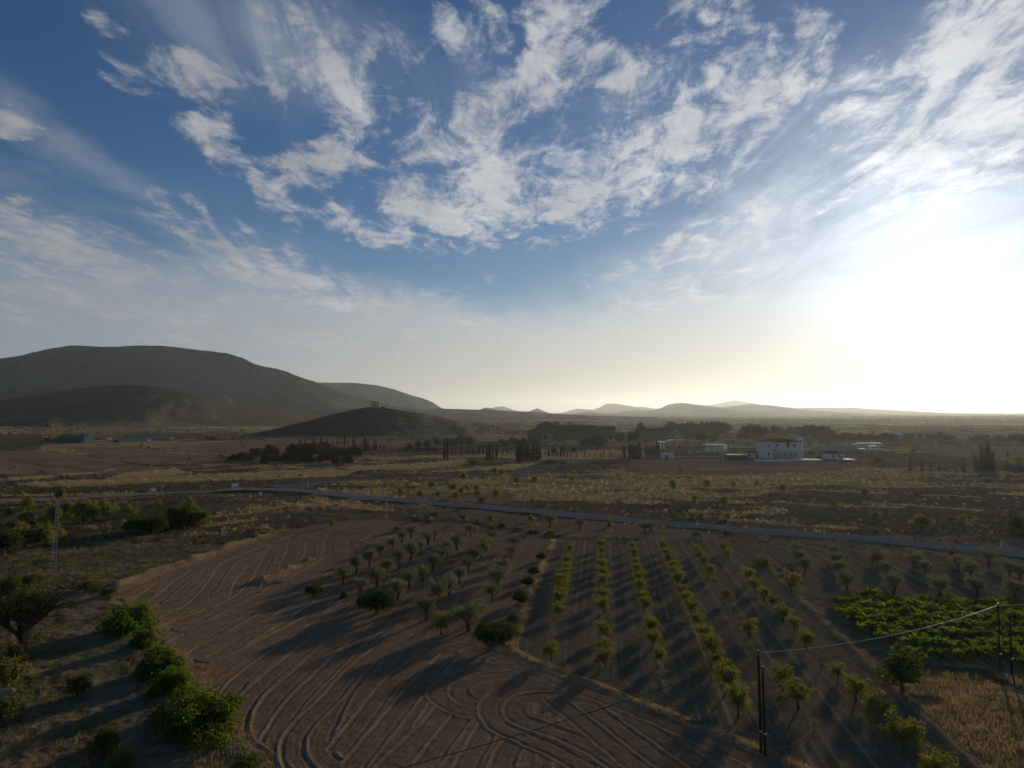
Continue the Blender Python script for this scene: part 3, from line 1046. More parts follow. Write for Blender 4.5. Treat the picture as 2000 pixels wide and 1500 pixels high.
# ------------------------------------------------------------------ hills and mountains
def ridge_hill(name, sil, dist, front, back, mat, label, nx=420, gully=0.0, gscale=0.004, skew=1.0, ext=0.0, rough=0.0, straw=None, base=-2.0, ny=90):
    """A ridge whose crest has the outline seen on the skyline; sil is (px, py) of that crest."""
    sx = np.array([(p[0] - 1000.0) / FOC * dist for p in sil])
    # crest height from its angle above or below eye level, camera pitch taken out
    sz = []
    for p in sil:
        d = px_dir(p[0], p[1])
        sz.append(EYE + d.z / d.y * dist)
    sz = np.array(sz)
    xs = np.linspace(sx[0] - ext, sx[-1] + ext, nx)
    crest = np.interp(xs, sx, sz)
    k = np.ones(5) / 5.0
    crest = np.convolve(np.pad(crest, 2, mode='edge'), k, mode='valid')
    crest = crest + (fbm(xs * 8 / dist * 4, xs * 0, 7, 4) - 0.5) * rough
    ts = np.concatenate([np.linspace(-1, 0, ny), np.linspace(0, 1, ny // 3)[1:]])
    Tt, Xx = np.meshgrid(ts, xs, indexing='ij')
    yy = dist + np.where(Tt < 0, Tt * front, Tt * back)
    yy = yy + (fbm(Xx * gscale * 0.5, Xx * 0, 5, 3) - 0.5) * front * 0.25
    a = np.abs(Tt)
    prof = np.where(Tt < 0, (1 - a) ** skew, 1 - sstep(a, 0, 1))
    prof = prof * 0.75 + (1 - sstep(a, 0, 1)) * 0.25
    cr = crest[None, :]
    h = base + (cr - base) * prof
    if gully:
        g = np.abs(fbm(Xx * gscale + Tt * 0.7, Tt * 1.3 + Xx * gscale * 0.3, 21, 4, 0.55) - 0.5) * 2
        h = h - (1 - np.clip(g * 1.8, 0, 1)) * gully * (cr - base) * np.sin(np.pi * np.clip(1 - a, 0, 1)) ** 0.8
        h = h + (fbm(Xx * gscale * 5, yy * gscale * 5, 25, 4, 0.6) - 0.5) * gully * 0.35 * (cr - base) * np.clip(a * 4, 0, 1) * (1 - a)
    gul = np.zeros(Xx.shape) if not gully else sstep(np.clip(g * 1.8, 0, 1), 0.15, 0.85) * (0.45 + 0.9 * fbm(Xx * gscale * 3, yy * gscale * 3, 27, 4))
    V = np.stack([Xx.ravel(), yy.ravel(), h.ravel()], 1)
    ncol = nx
    i = np.arange((len(ts) - 1) * (ncol - 1))
    q = (i // (ncol - 1)) * ncol + i % (ncol - 1)
    F = np.stack([q, q + 1, q + ncol + 1, q + ncol], 1)
    m = mesh_np(name, V, F, True)
    st = np.zeros(len(V)) if straw is None else straw(Xx.ravel(), yy.ravel(), h.ravel(), Tt.ravel())
    set_attr(m, 'straw', st)
    set_attr(m, 'spur', gul.ravel())
    return struct(name, m, mat, label), (xs, crest, dist, front, skew, base)


MT = hill_mat("mountain_scrub", (0.007, 0.015, 0.014), (0.074, 0.098, 0.076), (0.005, 0.010, 0.008), 0.005, (0.16, 0.125, 0.078), 14.0)
HL = hill_mat("hill_scrub", (0.018, 0.024, 0.015), (0.070, 0.066, 0.040), (0.010, 0.015, 0.009), 0.012, (0.17, 0.135, 0.075), 2.0)
CH = hill_mat("castle_hill_scrub", (0.045, 0.036, 0.026), (0.090, 0.068, 0.044), (0.022, 0.022, 0.014), 0.03, (0.48, 0.32, 0.17), 1.0)  # gold is dry grass, brightened to carry backlight on the sunny flank
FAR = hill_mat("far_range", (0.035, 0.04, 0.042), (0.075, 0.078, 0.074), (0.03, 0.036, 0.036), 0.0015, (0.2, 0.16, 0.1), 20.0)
RH = hill_mat("dry_ridge", (0.26, 0.205, 0.13), (0.44, 0.34, 0.215), (0.20, 0.16, 0.10), 0.01, (0.55, 0.42, 0.26), 2.0)

ridge_hill("mountain", [(-330, 760), (-160, 722), (0, 699), (60, 690), (110, 682), (150, 677), (200, 680), (240, 681), (300, 679), (340, 680), (380, 684), (450, 692), (480, 702), (500, 712),
                        (560, 726), (590, 738), (620, 748), (660, 762), (700, 776), (760, 790), (820, 800), (900, 812)],
           2900, 1300, 900, MT, "big dark mountain with scrub-covered flanks", nx=560, gully=0.62, gscale=0.0026, skew=1.35, rough=10,
           straw=lambda x, y, h, t: 0.30 * sstep(-t, 0.45, 0.9) + 0.5 * (fbm(x * 0.003, y * 0.003, 41, 4) - 0.45))
ridge_hill("mountain_spur", [(470, 770), (540, 752), (600, 748), (640, 748), (690, 748), (740, 753), (770, 760), (800, 770), (830, 779), (845, 785), (862, 796), (900, 806)],
           4400, 1300, 900, MT, "hazier spur trailing off behind the mountain", nx=300, gully=0.45, gscale=0.0030, skew=1.1, rough=6)
ridge_hill("hill", [(-200, 796), (0, 783), (50, 776), (130, 761), (200, 753), (260, 752), (320, 757), (380, 769), (430, 783), (480, 794), (540, 803), (640, 812), (760, 818)],
           1550, 420, 500, HL, "long rounded hill before the mountain", nx=320, gully=0.15, gscale=0.006, skew=1.15, rough=1.5,
           straw=lambda x, y, h, t: 0.6 * sstep(x, -960, -640) + 0.45 * sstep(-t, 0.55, 0.95) * fbm(x * 0.02, y * 0.02, 43, 4))  # gold on the sunward side paints in the low sunlight
_, CASTLE = ridge_hill("castle_hill", [(440, 856), (480, 850), (540, 838), (600, 823), (650, 809), (690, 800), (712, 797), (735, 796), (760, 797.5), (800, 803), (850, 811), (900, 819), (950, 826), (1000, 832), (1060, 840), (1120, 850)],
           800, 110, 160, CH, "conical dark hill with a small castle on top", nx=420, gully=0.10, gscale=0.03, skew=1.05, rough=0.8,
           straw=lambda x, y, h, t: 0.95 * sstep(x, -165, -95) * (0.65 + 0.4 * sstep(fbm(x * 0.05, y * 0.05, 45, 4), 0.42, 0.55)) + 0.35 * sstep(-t, 0.75, 0.95))  # dry grass mask also paints the sunlit look of the right flank
ridge_hill("low_ridge", [(780, 806), (850, 797.5), (900, 799), (960, 801), (1030, 804), (1100, 808.5), (1160, 812), (1260, 814)], 2900, 700, 700, MT, "low dark ridge at the foot of the mountain", nx=200, gully=0.1, rough=2)
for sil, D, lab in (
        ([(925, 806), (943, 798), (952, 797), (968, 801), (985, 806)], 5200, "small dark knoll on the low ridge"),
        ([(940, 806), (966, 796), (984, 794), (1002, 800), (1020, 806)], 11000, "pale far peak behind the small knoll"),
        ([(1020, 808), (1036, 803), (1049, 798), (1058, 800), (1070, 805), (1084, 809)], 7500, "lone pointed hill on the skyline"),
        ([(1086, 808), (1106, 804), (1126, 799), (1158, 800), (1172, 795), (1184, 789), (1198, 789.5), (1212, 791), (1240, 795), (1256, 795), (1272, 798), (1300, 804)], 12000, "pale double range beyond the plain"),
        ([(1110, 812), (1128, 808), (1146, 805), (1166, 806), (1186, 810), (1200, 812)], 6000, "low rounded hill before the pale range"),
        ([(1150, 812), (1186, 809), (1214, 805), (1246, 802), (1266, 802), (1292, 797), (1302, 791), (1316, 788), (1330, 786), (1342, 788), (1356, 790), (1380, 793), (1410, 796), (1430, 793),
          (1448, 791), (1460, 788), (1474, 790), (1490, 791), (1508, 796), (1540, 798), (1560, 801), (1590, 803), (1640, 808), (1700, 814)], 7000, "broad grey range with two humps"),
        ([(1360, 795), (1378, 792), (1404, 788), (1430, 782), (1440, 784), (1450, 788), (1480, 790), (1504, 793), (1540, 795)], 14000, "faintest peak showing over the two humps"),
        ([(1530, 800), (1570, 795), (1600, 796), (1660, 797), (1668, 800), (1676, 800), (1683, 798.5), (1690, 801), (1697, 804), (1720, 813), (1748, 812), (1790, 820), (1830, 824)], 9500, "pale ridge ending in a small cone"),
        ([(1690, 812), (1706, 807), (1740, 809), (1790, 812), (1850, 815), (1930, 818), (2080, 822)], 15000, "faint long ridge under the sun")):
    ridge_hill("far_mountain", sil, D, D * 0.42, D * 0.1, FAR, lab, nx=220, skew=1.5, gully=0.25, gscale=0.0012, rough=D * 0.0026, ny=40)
ridge_hill("dry_ridge", [(1560, 838), (1614, 829.5), (1650, 824), (1680, 825), (1708, 827.5), (1770, 827), (1820, 823.5), (1860, 822), (1940, 822), (2000, 820), (2100, 818), (2250, 824)],
           1500, 420, 400, RH, "low golden ridge with fields under the sun", nx=240, gully=0.05, rough=0.8,
           straw=lambda x, y, h, t: 0.6 * sstep(np.sin(-t * 16 + fbm(x * 0.004, y * 0.004, 3) * 4), -0.2, 0.5))


# ------------------------------------------------------------------ plants
def leaf_cloud(centers, radii, per, length, width, seed, up=0.25, droop=0.0):
    """Diamond-shaped leaves scattered through clumps; centers n x 3, radii n."""
    r = np.random.default_rng(seed)
    c = np.repeat(np.asarray(centers, float), per, axis=0)
    rad = np.repeat(np.asarray(radii, float), per)
    n = len(c)
    d = r.normal(size=(n, 3))
    d /= np.linalg.norm(d, axis=1)[:, None]
    p = c + d * (rad * r.uniform(0.35, 1.0, n) ** 0.6)[:, None]
    a = r.normal(size=(n, 3)) * 0.8 + d * 0.9
    a[:, 2] += up - droop
    a /= np.linalg.norm(a, axis=1)[:, None]
    b = np.cross(a, r.normal(size=(n, 3)))
    b /= np.linalg.norm(b, axis=1)[:, None] + 1e-9
    L = (length * r.uniform(0.6, 1.35, n))[:, None]
    Wd = (width * r.uniform(0.6, 1.35, n))[:, None]
    V = np.stack([p - a * L * 0.5, p + b * Wd * 0.5, p + a * L * 0.5, p - b * Wd * 0.5], 1).reshape(-1, 3)
    return V, np.arange(n * 4).reshape(-1, 4)


def branches(mb, start, height, spread, limbs, seed, r0, curve=0.35, sub=2, droop=0.0, fork=0.35):
    """Trunk and limbs; returns the limb tips (a list of points)."""
    rr = random.Random(seed)
    base = Vector(start)
    fork_pt = base + Vector((rr.uniform(-.06, .06) * height, rr.uniform(-.06, .06) * height, height * fork))
    mid = base.lerp(fork_pt, 0.5) + Vector((rr.uniform(-.03, .03), rr.uniform(-.03, .03), 0)) * height
    mb.tube([base - Vector((0, 0, .1)), mid, fork_pt], [r0 * 1.25, r0, r0 * 0.85], 7)
    tips = []
    for k in range(limbs):
        t = 2 * math.pi * (k + rr.uniform(-.3, .3)) / limbs
        out = spread * rr.uniform(0.55, 1.0)
        end = base + Vector((math.cos(t) * out, math.sin(t) * out, height * rr.uniform(0.68, 1.0) - droop * rr.random()))
        m1 = fork_pt.lerp(end, 0.45) + Vector((rr.uniform(-1, 1), rr.uniform(-1, 1), rr.uniform(0, 1))) * curve * spread * 0.5
        mb.tube([fork_pt, m1, end], [r0 * 0.6, r0 * 0.36, r0 * 0.12], 5, cap=False)
        tips += [end, m1.lerp(end, 0.5)]
        for _ in range(sub):
            e2 = m1.lerp(end, rr.uniform(0.1, 0.9)) + Vector((rr.uniform(-1, 1), rr.uniform(-1, 1), rr.uniform(-.2, .9))) * spread * 0.45
            s2 = fork_pt.lerp(m1, rr.uniform(0.5, 1.0))
            mb.tube([s2, s2.lerp(e2, .5) + Vector((0, 0, .05 * height)), e2], [r0 * 0.3, r0 * 0.2, r0 * 0.07], 4, cap=False)
            tips.append(e2)
    return tips


BARK = plain("bark", (0.085, 0.066, 0.050), 0.9, 0.35, 3.0, bump=0.5, spec=0.1)
BARK_GREY = plain("grey_bark", (0.15, 0.135, 0.115), 0.9, 0.3, 3.0, bump=0.4, spec=0.1)
BARK_DARK = plain("dark_bark", (0.045, 0.036, 0.028), 0.9, 0.35, 3.0, bump=0.5, spec=0.1)
GUARD = plain("trunk_guard", (0.42, 0.46, 0.42), 0.7, 0.15, 2.0)
L_OLIVE = leaf_mat("olive_leaves", (0.105, 0.118, 0.078), (0.190, 0.200, 0.142), 0.28, 0.3, (1.1, 1.1, 0.7))
L_ALMOND = leaf_mat("almond_leaves", (0.092, 0.106, 0.032), (0.165, 0.160, 0.048), 0.45, 0.35, (1.3, 1.3, 0.6))
L_FIG = leaf_mat("fig_leaves", (0.045, 0.075, 0.018), (0.100, 0.135, 0.030), 0.42, 0.2, (1.45, 1.7, 0.5))
L_CAROB = leaf_mat("carob_leaves", (0.026, 0.042, 0.012), (0.060, 0.078, 0.022), 0.22, 0.2)
L_PINE = leaf_mat("pine_needles", (0.026, 0.034, 0.015), (0.062, 0.068, 0.028), 0.2, 0.4, (1.3, 1.3, 0.7))
L_CYP = leaf_mat("cypress_leaves", (0.014, 0.020, 0.010), (0.036, 0.044, 0.020), 0.15, 0.4)
L_POPLAR = leaf_mat("poplar_leaves", (0.100, 0.120, 0.030), (0.240, 0.200, 0.040), 0.45, 0.2)
L_SHRUB = leaf_mat("shrub_leaves", (0.060, 0.072, 0.030), (0.120, 0.120, 0.050), 0.35, 0.5)
L_VINE = leaf_mat("vine_leaves", (0.050, 0.078, 0.016), (0.165, 0.180, 0.042), 0.48, 0.25, (1.35, 1.6, 0.5))
L_BROAD = leaf_mat("broad_leaves", (0.042, 0.060, 0.020), (0.085, 0.100, 0.032), 0.3, 0.4)
L_PALE = leaf_mat("pale_leaves", (0.110, 0.125, 0.045), (0.180, 0.180, 0.065), 0.4, 0.4)

VAR = {}


def variants(kind, n, fn, leaf, bark):
    """fn(seed) -> (MB trunk, leaf verts, leaf faces); built once, shared by every tree of the kind."""
    L = []
    for k in range(n):
        mb, V, F = fn(100 * k + len(VAR) * 7 + 3)
        tm = mb.mesh("trunk")
        tm.materials.append(bark)
        cm = mesh_np("crown", V, F)
        cm.materials.append(leaf)
        L.append((tm, cm))
    VAR[kind] = L


def v_olive(seed):
    rr = np.random.default_rng(seed)
    mb = MB()
    tips = branches(mb, (0, 0, 0), 2.1, 0.85, 5, seed, 0.13, fork=0.3)
    c = [tuple(t) for t in tips] + [tuple(q) for q in dome(rr, 30, 1.15, 1.15, 1.15, 0.3)]
    c = np.array(c)
    rad = rr.uniform(0.24, 0.44, len(c))
    V, F = leaf_cloud(c, rad, 44, 0.17, 0.055, seed, 0.3)
    return mb, V, F


def v_almond(seed):
    rr = np.random.default_rng(seed)
    mb = MB()
    tips = branches(mb, (0, 0, 0), 2.3, 0.85, 5, seed, 0.075, fork=0.34, sub=3)
    c = np.array([tuple(t) for t in tips] + [tuple(q) for q in dome(rr, 40, 1.1, 1.45, 0.95, 0.25)])
    rad = rr.uniform(0.18, 0.36, len(c))
    V, F = leaf_cloud(c, rad, 40, 0.15, 0.055, seed, 0.5)
    return mb, V, F


def v_thin(seed):
    rr = np.random.default_rng(seed)
    mb = MB()
    tips = branches(mb, (0, 0, 0), 2.0, 0.7, 4, seed, 0.06, fork=0.34, sub=2)
    c = np.array([tuple(t) for t in tips])
    V, F = leaf_cloud(c, rr.uniform(0.14, 0.3, len(c)), 18, 0.12, 0.04, seed, 0.4)
    return mb, V, F


def dome(rr, n, rx, rz, z0, hollow=0.45):
    """Clump centres filling a bumpy dome."""
    d = rr.normal(size=(n, 3))
    d /= np.linalg.norm(d, axis=1)[:, None]
    d[:, 2] = np.abs(d[:, 2]) * 1.15 - 0.25
    r = rr.uniform(hollow, 1.0, n) ** 0.7 * (0.78 + 0.35 * np.sin(3 * np.arctan2(d[:, 1], d[:, 0]) + rr.uniform(0, 6)) * rr.uniform(0.3, 1))
    return np.stack([d[:, 0] * r * rx, d[:, 1] * r * rx, z0 + np.maximum(d[:, 2], -0.3) * r * rz], 1)


def v_fig(seed):
    rr = np.random.default_rng(seed)
    mb = MB()
    branches(mb, (0, 0, 0), 2.0, 1.6, 8, seed, 0.13, fork=0.12, sub=3)
    c = np.concatenate([dome(rr, 80, 2.0, 1.9, 0.75), dome(rr, 30, 2.1, 0.8, 0.45)])
    V, F = leaf_cloud(c, rr.uniform(0.28, 0.62, len(c)), 90, 0.17, 0.115, seed, 0.1)
    return mb, V, F


def v_carob(seed):
    rr = np.random.default_rng(seed)
    mb = MB()
    branches(mb, (0, 0, 0), 2.0, 1.2, 6, seed, 0.16, fork=0.28, sub=3)
    c = np.concatenate([dome(rr, 70, 1.75, 1.45, 1.05, 0.3), dome(rr, 20, 1.7, 0.5, 1.0, 0.4)])
    V, F = leaf_cloud(c, rr.uniform(0.25, 0.5, len(c)), 56, 0.17, 0.10, seed, 0.1)
    return mb, V, F


def v_pine(seed):
    rr = np.random.default_rng(seed)
    mb = MB()
    branches(mb, (0, 0, 0), 7.0, 2.4, 6, seed, 0.28, fork=0.5, sub=2)
    c = np.concatenate([dome(rr, 60, 3.5, 3.1, 5.0, 0.3), dome(rr, 30, 3.2, 1.8, 3.0, 0.4)])
    V, F = leaf_cloud(c, rr.uniform(0.6, 1.15, len(c)), 36, 0.7, 0.34, seed, 0.4)
    return mb, V, F


def v_broad(seed):
    rr = np.random.default_rng(seed)
    mb = MB()
    branches(mb, (0, 0, 0), 4.4, 1.9, 6, seed, 0.2, fork=0.25, sub=3)
    c = np.concatenate([dome(rr, 56, 2.4, 2.6, 2.2, 0.3), dome(rr, 22, 2.3, 0.8, 1.3, 0.3)])
    V, F = leaf_cloud(c, rr.uniform(0.4, 0.8, len(c)), 34, 0.34, 0.2, seed, 0.2)
    return mb, V, F


def v_round(seed):
    rr = np.random.default_rng(seed)
    mb = MB()
    branches(mb, (0, 0, 0), 4.0, 1.9, 6, seed, 0.2, fork=0.2, sub=2)
    c = np.concatenate([dome(rr, 60, 2.5, 3.0, 1.8, 0.35), dome(rr, 26, 2.5, 0.9, 0.9, 0.4)])
    V, F = leaf_cloud(c, rr.uniform(0.45, 0.9, len(c)), 36, 0.42, 0.26, seed, 0.2)
    return mb, V, F


def v_cypress(seed):
    rr = np.random.default_rng(seed)
    mb = MB()
    mb.tube([(0, 0, -.1), (0, 0, 2.0), (0, 0, 7.0)], [0.16, 0.13, 0.04], 6)
    z = rr.uniform(0.35, 8.0, 60)
    w = 0.72 * np.clip(np.sin(np.pi * np.clip((z / 8.2) ** 0.62, 0, 1)), 0.05, 1) ** 0.8
    t = rr.uniform(0, 2 * np.pi, 60)
    c = np.stack([np.cos(t) * w * 0.62, np.sin(t) * w * 0.62, z], 1)
    V, F = leaf_cloud(c, 0.18 + w * 0.38, 26, 0.5, 0.14, seed, 1.6)
    return mb, V, F


def v_poplar(seed):
    rr = np.random.default_rng(seed)
    mb = MB()
    mb.tube([(0, 0, -.1), (0.1, 0, 4.0), (0, 0, 11.0)], [0.28, 0.2, 0.05], 6)
    z = rr.uniform(2.0, 12.0, 56)
    w = 1.6 * np.clip(np.sin(np.pi * ((z - 1.4) / 11.4)), 0.08, 1) ** 0.7
    t = rr.uniform(0, 2 * np.pi, 56)
    c = np.stack([np.cos(t) * w * 0.7, np.sin(t) * w * 0.7, z], 1)
    V, F = leaf_cloud(c, 0.35 + w * 0.35, 26, 0.4, 0.28, seed, 0.5)
    return mb, V, F


def v_conifer(seed):
    rr = np.random.default_rng(seed)
    mb = MB()
    mb.tube([(0, 0, -.1), (0.05, 0, 4.0), (0, 0, 9.6)], [0.22, 0.15, 0.03], 6)
    c, rad = [], []
    for k in range(13):
        z = 0.9 + k * 0.68
        w = 2.1 * (1 - z / 10.2) ** 0.85 + 0.12
        m = max(4, int(11 * (1 - k / 15)))
        for j in range(m):
            t = 2 * math.pi * (j + rr.uniform(-.3, .3)) / m + k
            q = w * rr.uniform(0.45, 1.0)
            e = Vector((math.cos(t) * q, math.sin(t) * q, z + rr.uniform(-.25, .15)))
            c.append(tuple(e)); rad.append(0.22 + 0.22 * w / 2)
            c.append((e.x * .5, e.y * .5, e.z + .1)); rad.append(0.2 + 0.2 * w / 2)
            mb.tube([(0, 0, z + .15), tuple(e)], [0.04, 0.012], 4, cap=False)
    V, F = leaf_cloud(np.array(c), np.array(rad), 15, 0.42, 0.12, seed, 0.3)
    return mb, V, F


def v_shrub(seed):
    rr = np.random.default_rng(seed)
    mb = MB()
    branches(mb, (0, 0, 0), 0.9, 0.6, 6, seed, 0.035, fork=0.1, sub=1)
    c = dome(rr, 26, 0.8, 0.8, 0.38, 0.2)
    V, F = leaf_cloud(c, rr.uniform(0.18, 0.34, len(c)), 30, 0.13, 0.06, seed, 0.4)
    return mb, V, F


def v_vine(seed):
    rr = random.Random(seed)
    r2 = np.random.default_rng(seed)
    mb = MB()
    mb.tube([(0, 0, -.05), (0.03, 0.02, 0.25), (0, 0, 0.45)], [0.06, 0.05, 0.045], 6)
    c = []
    for k in range(12):
        t = rr.uniform(0, 2 * math.pi)
        ln = rr.uniform(0.6, 1.25)
        pts = [Vector((0, 0, .42)), Vector((math.cos(t) * ln * .45, math.sin(t) * ln * .45, .42 + rr.uniform(.25, .55))),
               Vector((math.cos(t) * ln, math.sin(t) * ln, rr.uniform(.25, .85)))]
        mb.tube(pts, [0.016, 0.012, 0.006], 4, cap=False)
        for q in np.linspace(0.1, 1, 8):
            p = pts[0].lerp(pts[1], q * 2) if q < .5 else pts[1].lerp(pts[2], q * 2 - 1)
            c.append(tuple(p))
    V, F = leaf_cloud(np.array(c), r2.uniform(0.10, 0.2, len(c)), 9, 0.19, 0.15, seed, 0.5)
    return mb, V, F


def v_bare(seed):
    rr = np.random.default_rng(seed)
    mb = MB()
    tips = branches(mb, (0, 0, 0), 6.2, 4.0, 9, seed, 0.36, fork=0.28, sub=7, curve=0.5, droop=1.2)
    r2 = random.Random(seed)
    fine = []
    for t in tips:
        for _ in range(7):
            e = t + Vector((r2.uniform(-1, 1), r2.uniform(-1, 1), r2.uniform(-.7, .7))) * 1.1
            mb.tube([t, t.lerp(e, .5) + Vector((0, 0, r2.uniform(-.1, .2))), e], [0.035, 0.022, 0.008], 3, cap=False)
            fine.append(tuple(e))
    pick = rr.choice(len(fine), 120)
    V, F = leaf_cloud(np.array(fine)[pick], rr.uniform(0.2, 0.45, 120), 9, 0.16, 0.06, seed, 0.3)
    return mb, V, F


def v_bank(seed):
    """A wide low thicket."""
    rr = np.random.default_rng(seed)
    mb = MB()
    branches(mb, (0, 0, 0), 1.6, 1.3, 7, seed, 0.06, fork=0.1, sub=2)
    c = dome(rr, 44, 1.6, 1.35, 0.5, 0.2)
    V, F = leaf_cloud(c, rr.uniform(0.25, 0.5, len(c)), 34, 0.2, 0.10, seed, 0.3)
    return mb, V, F


variants('olive', 5, v_olive, L_OLIVE, BARK)
variants('almond', 6, v_almond, L_ALMOND, BARK)
variants('thin', 3, v_thin, L_ALMOND, BARK)
variants('fig', 4, v_fig, L_FIG, BARK_GREY)
variants('carob', 3, v_carob, L_CAROB, BARK_GREY)
variants('pine', 5, v_pine, L_PINE, BARK)
variants('broad', 5, v_broad, L_BROAD, BARK)
variants('pale', 4, v_broad, L_PALE, BARK)
variants('round', 5, v_round, L_PINE, BARK)
variants('cypress', 4, v_cypress, L_CYP, BARK)
variants('poplar', 2, v_poplar, L_POPLAR, BARK_GREY)
variants('conifer', 3, v_conifer, L_PINE, BARK)
variants('shrub', 4, v_shrub, L_SHRUB, BARK)
variants('vine', 5, v_vine, L_VINE, BARK)
variants('bare', 1, v_bare, L_BROAD, BARK_DARK)
variants('bank', 4, v_bank, L_BROAD, BARK)
HEIGHT = dict(round=5.2, olive=2.35, almond=2.55, thin=2.2, fig=2.9, carob=2.65, pine=8.6, broad=5.2, pale=5.2, cypress=8.6, poplar=12.4, conifer=9.9, shrub=1.2, vine=1.0, bare=7.0, bank=2.0)
CNT = [0]


def plant(kind, x, y, height, label, name, cat, group=None, width=1.0, z=None, guard=False, no_trunk=False):
    CNT[0] += 1
    r = random.Random(CNT[0] * 131 + 5)
    tm, cm = r.choice(VAR[kind])
    s = height / HEIGHT[kind]
    if z is None:
        z = float(T(x, y))
    t = thing(name, label, cat, (x, y, z), r.uniform(0, 6.283), group)
    t.scale = (s * width, s * width, s)
    obj("trunk", tm, None, t)
    obj("crown", cm, None, t)
    if guard:
        g = GUARD_MESH.get('m')
        if g is None:
            g = MB().tube([(0, 0, 0), (0, 0, .6)], 0.1, 8).mesh("trunk_guard")
            g.materials.append(GUARD)
            GUARD_MESH['m'] = g
        obj("trunk_guard", g, None, t)
    return t


GUARD_MESH = {}


def at(px, py, base=True):
    return ground(px, py)


def px_h(px, py_base, npx):
    """Real height of something npx photograph pixels tall whose foot stands at the pixel."""
    x, y, z = ground(px, py_base)
    return npx * y / FOC, x, y, z


# ---- olive grove: crown centre pixels by row
OL = [
    [(670, 1121), (695, 1103), (722, 1090), (744, 1073), (766, 1059), (786, 1047), (802, 1038)],
    [(704, 1145), (736, 1128), (757, 1110), (780, 1095), (802, 1078), (822, 1068), (836, 1052), (849, 1043)],
    [(776, 1153), (800, 1133), (825, 1118), (845, 1100), (861, 1084), (875, 1071), (892, 1060), (905, 1048), (918, 1039)],
    [(832, 1190), (854, 1162), (878, 1144), (898, 1121), (914, 1101), (924, 1088), (940, 1075), (948, 1063), (958, 1051)],
    [(914, 1210), (930, 1193), (960, 1155), (972, 1130), (984, 1112), (990, 1095), (998, 1076), (1005, 1058)],
]
for i, row in enumerate(OL):
    for j, (px, py) in enumerate(row):
        x, y = plane_pt(px, py, 1.35)
        h = 2.9 * random.uniform(0.85, 1.2)
        plant('olive', x, y, h, f"olive tree, {nth(j + 1)} from the ploughed end of the {nth(i + 1)} grove row from the bank",
              "olive_tree", "olive tree", "olive trees in the grove", random.uniform(0.95, 1.15))

# ---- almond rows
AL = [
    [(1117, 1053), (1114, 1064), (1107, 1088), (1105, 1100), (1103, 1112), (1100, 1125), (1098, 1135), (1096, 1147), (1094, 1160), (1092, 1182), (1075, 1260)],
    [(1175, 1057), (1175, 1069), (1174, 1085), (1176, 1097), (1177, 1110), (1177, 1125), (1177, 1156), (1176, 1176), (1179, 1221), (1180, 1252), (1178, 1276)],
    [(1235, 1060), (1239, 1074), (1242, 1090), (1245, 1102), (1247, 1117), (1250, 1135), (1255, 1157), (1263, 1171), (1271, 1213), (1277, 1237), (1289, 1269), (1295, 1304)],
    [(1295, 1060), (1301, 1072), (1307, 1085), (1314, 1098), (1319, 1110), (1324, 1122), (1332, 1145), (1340, 1157), (1349, 1177), (1361, 1201), (1374, 1227), (1389, 1255), (1404, 1286), (1419, 1320), (1441, 1364)],
    [(1360, 1067), (1367, 1077), (1375, 1090), (1385, 1108), (1393, 1125), (1419, 1152), (1433, 1177), (1447, 1197), (1462, 1218), (1482, 1251), (1527, 1311), (1558, 1350)],
    [(1412, 1063), (1422, 1074), (1440, 1092), (1462, 1117), (1475, 1135), (1492, 1152), (1508, 1166), (1530, 1190), (1551, 1208), (1575, 1241), (1604, 1273), (1636, 1300), (1671, 1334), (1713, 1376), (1762, 1433), (1827, 1489)],
]
BIG = {(3, 13): 1.25, (3, 14): 1.3, (3, 11): 1.1, (4, 11): 1.15, (5, 13): 1.15, (5, 14): 1.3, (5, 15): 1.1, (4, 10): 1.0, (1, 10): 1.0, (5, 12): 1.05}
SMALL = {(0, 0), (2, 11), (4, 6), (4, 7), (4, 9), (5, 2), (5, 10), (4, 4)}
ROWN = ["row along the grassy path", "second row from the grassy path", "third row from the grassy path", "fourth row from the grassy path", "fifth row from the grassy path", "row beside the vineyard lane"]
for i, row in enumerate(AL):
    for j, (px, py) in enumerate(row):
        x, y = plane_pt(px, py, 1.5)
        small = (i, j) in SMALL
        h = 2.3 * BIG.get((i, j), random.uniform(0.82, 1.02)) * (0.75 if small else 1)
        plant('thin' if small else 'almond', x, y, h, ("small sparse " if small else "yellow-green ") + f"almond tree, {nth(j + 1)} from the road in the {ROWN[i]}",
              "almond_tree", "almond tree", "almond trees in the orchard rows", random.uniform(1.1, 1.35), guard=(i in (1, 2) and j >= 7) or (i == 4 and j in (4, 5)))
for k, (px, py, h, lab) in enumerate(((1589, 1409, 1.0, "tiny almond sapling with few leaves among tyre marks by the poles"), (1086, 1206, 1.3, "nearly leafless almond sapling by the grassy path"),
                                      (1076, 1237, 1.0, "low sparse almond sapling before the corner tree of the path row"), (1590, 1428, .8, "smallest almond seedling in the lower corner of the orchard"))):
    x, y = plane_pt(px, py, h * .6)
    plant('thin', x, y, h, lab, "almond_tree", "almond tree", "almond trees in the orchard rows")
x, y, z = ground(1545, 1163)
plant('almond', x, y, 3.6, "taller golden almond tree at the corner of the grey olive plot", "almond_tree", "almond tree", None, 1.05)
x, y, z = ground(1763, 1352)
plant('broad', x, y, 4.6, "big dense dark almond tree between the vineyard and the straw field", "almond_tree", "almond tree", None, 1.0)

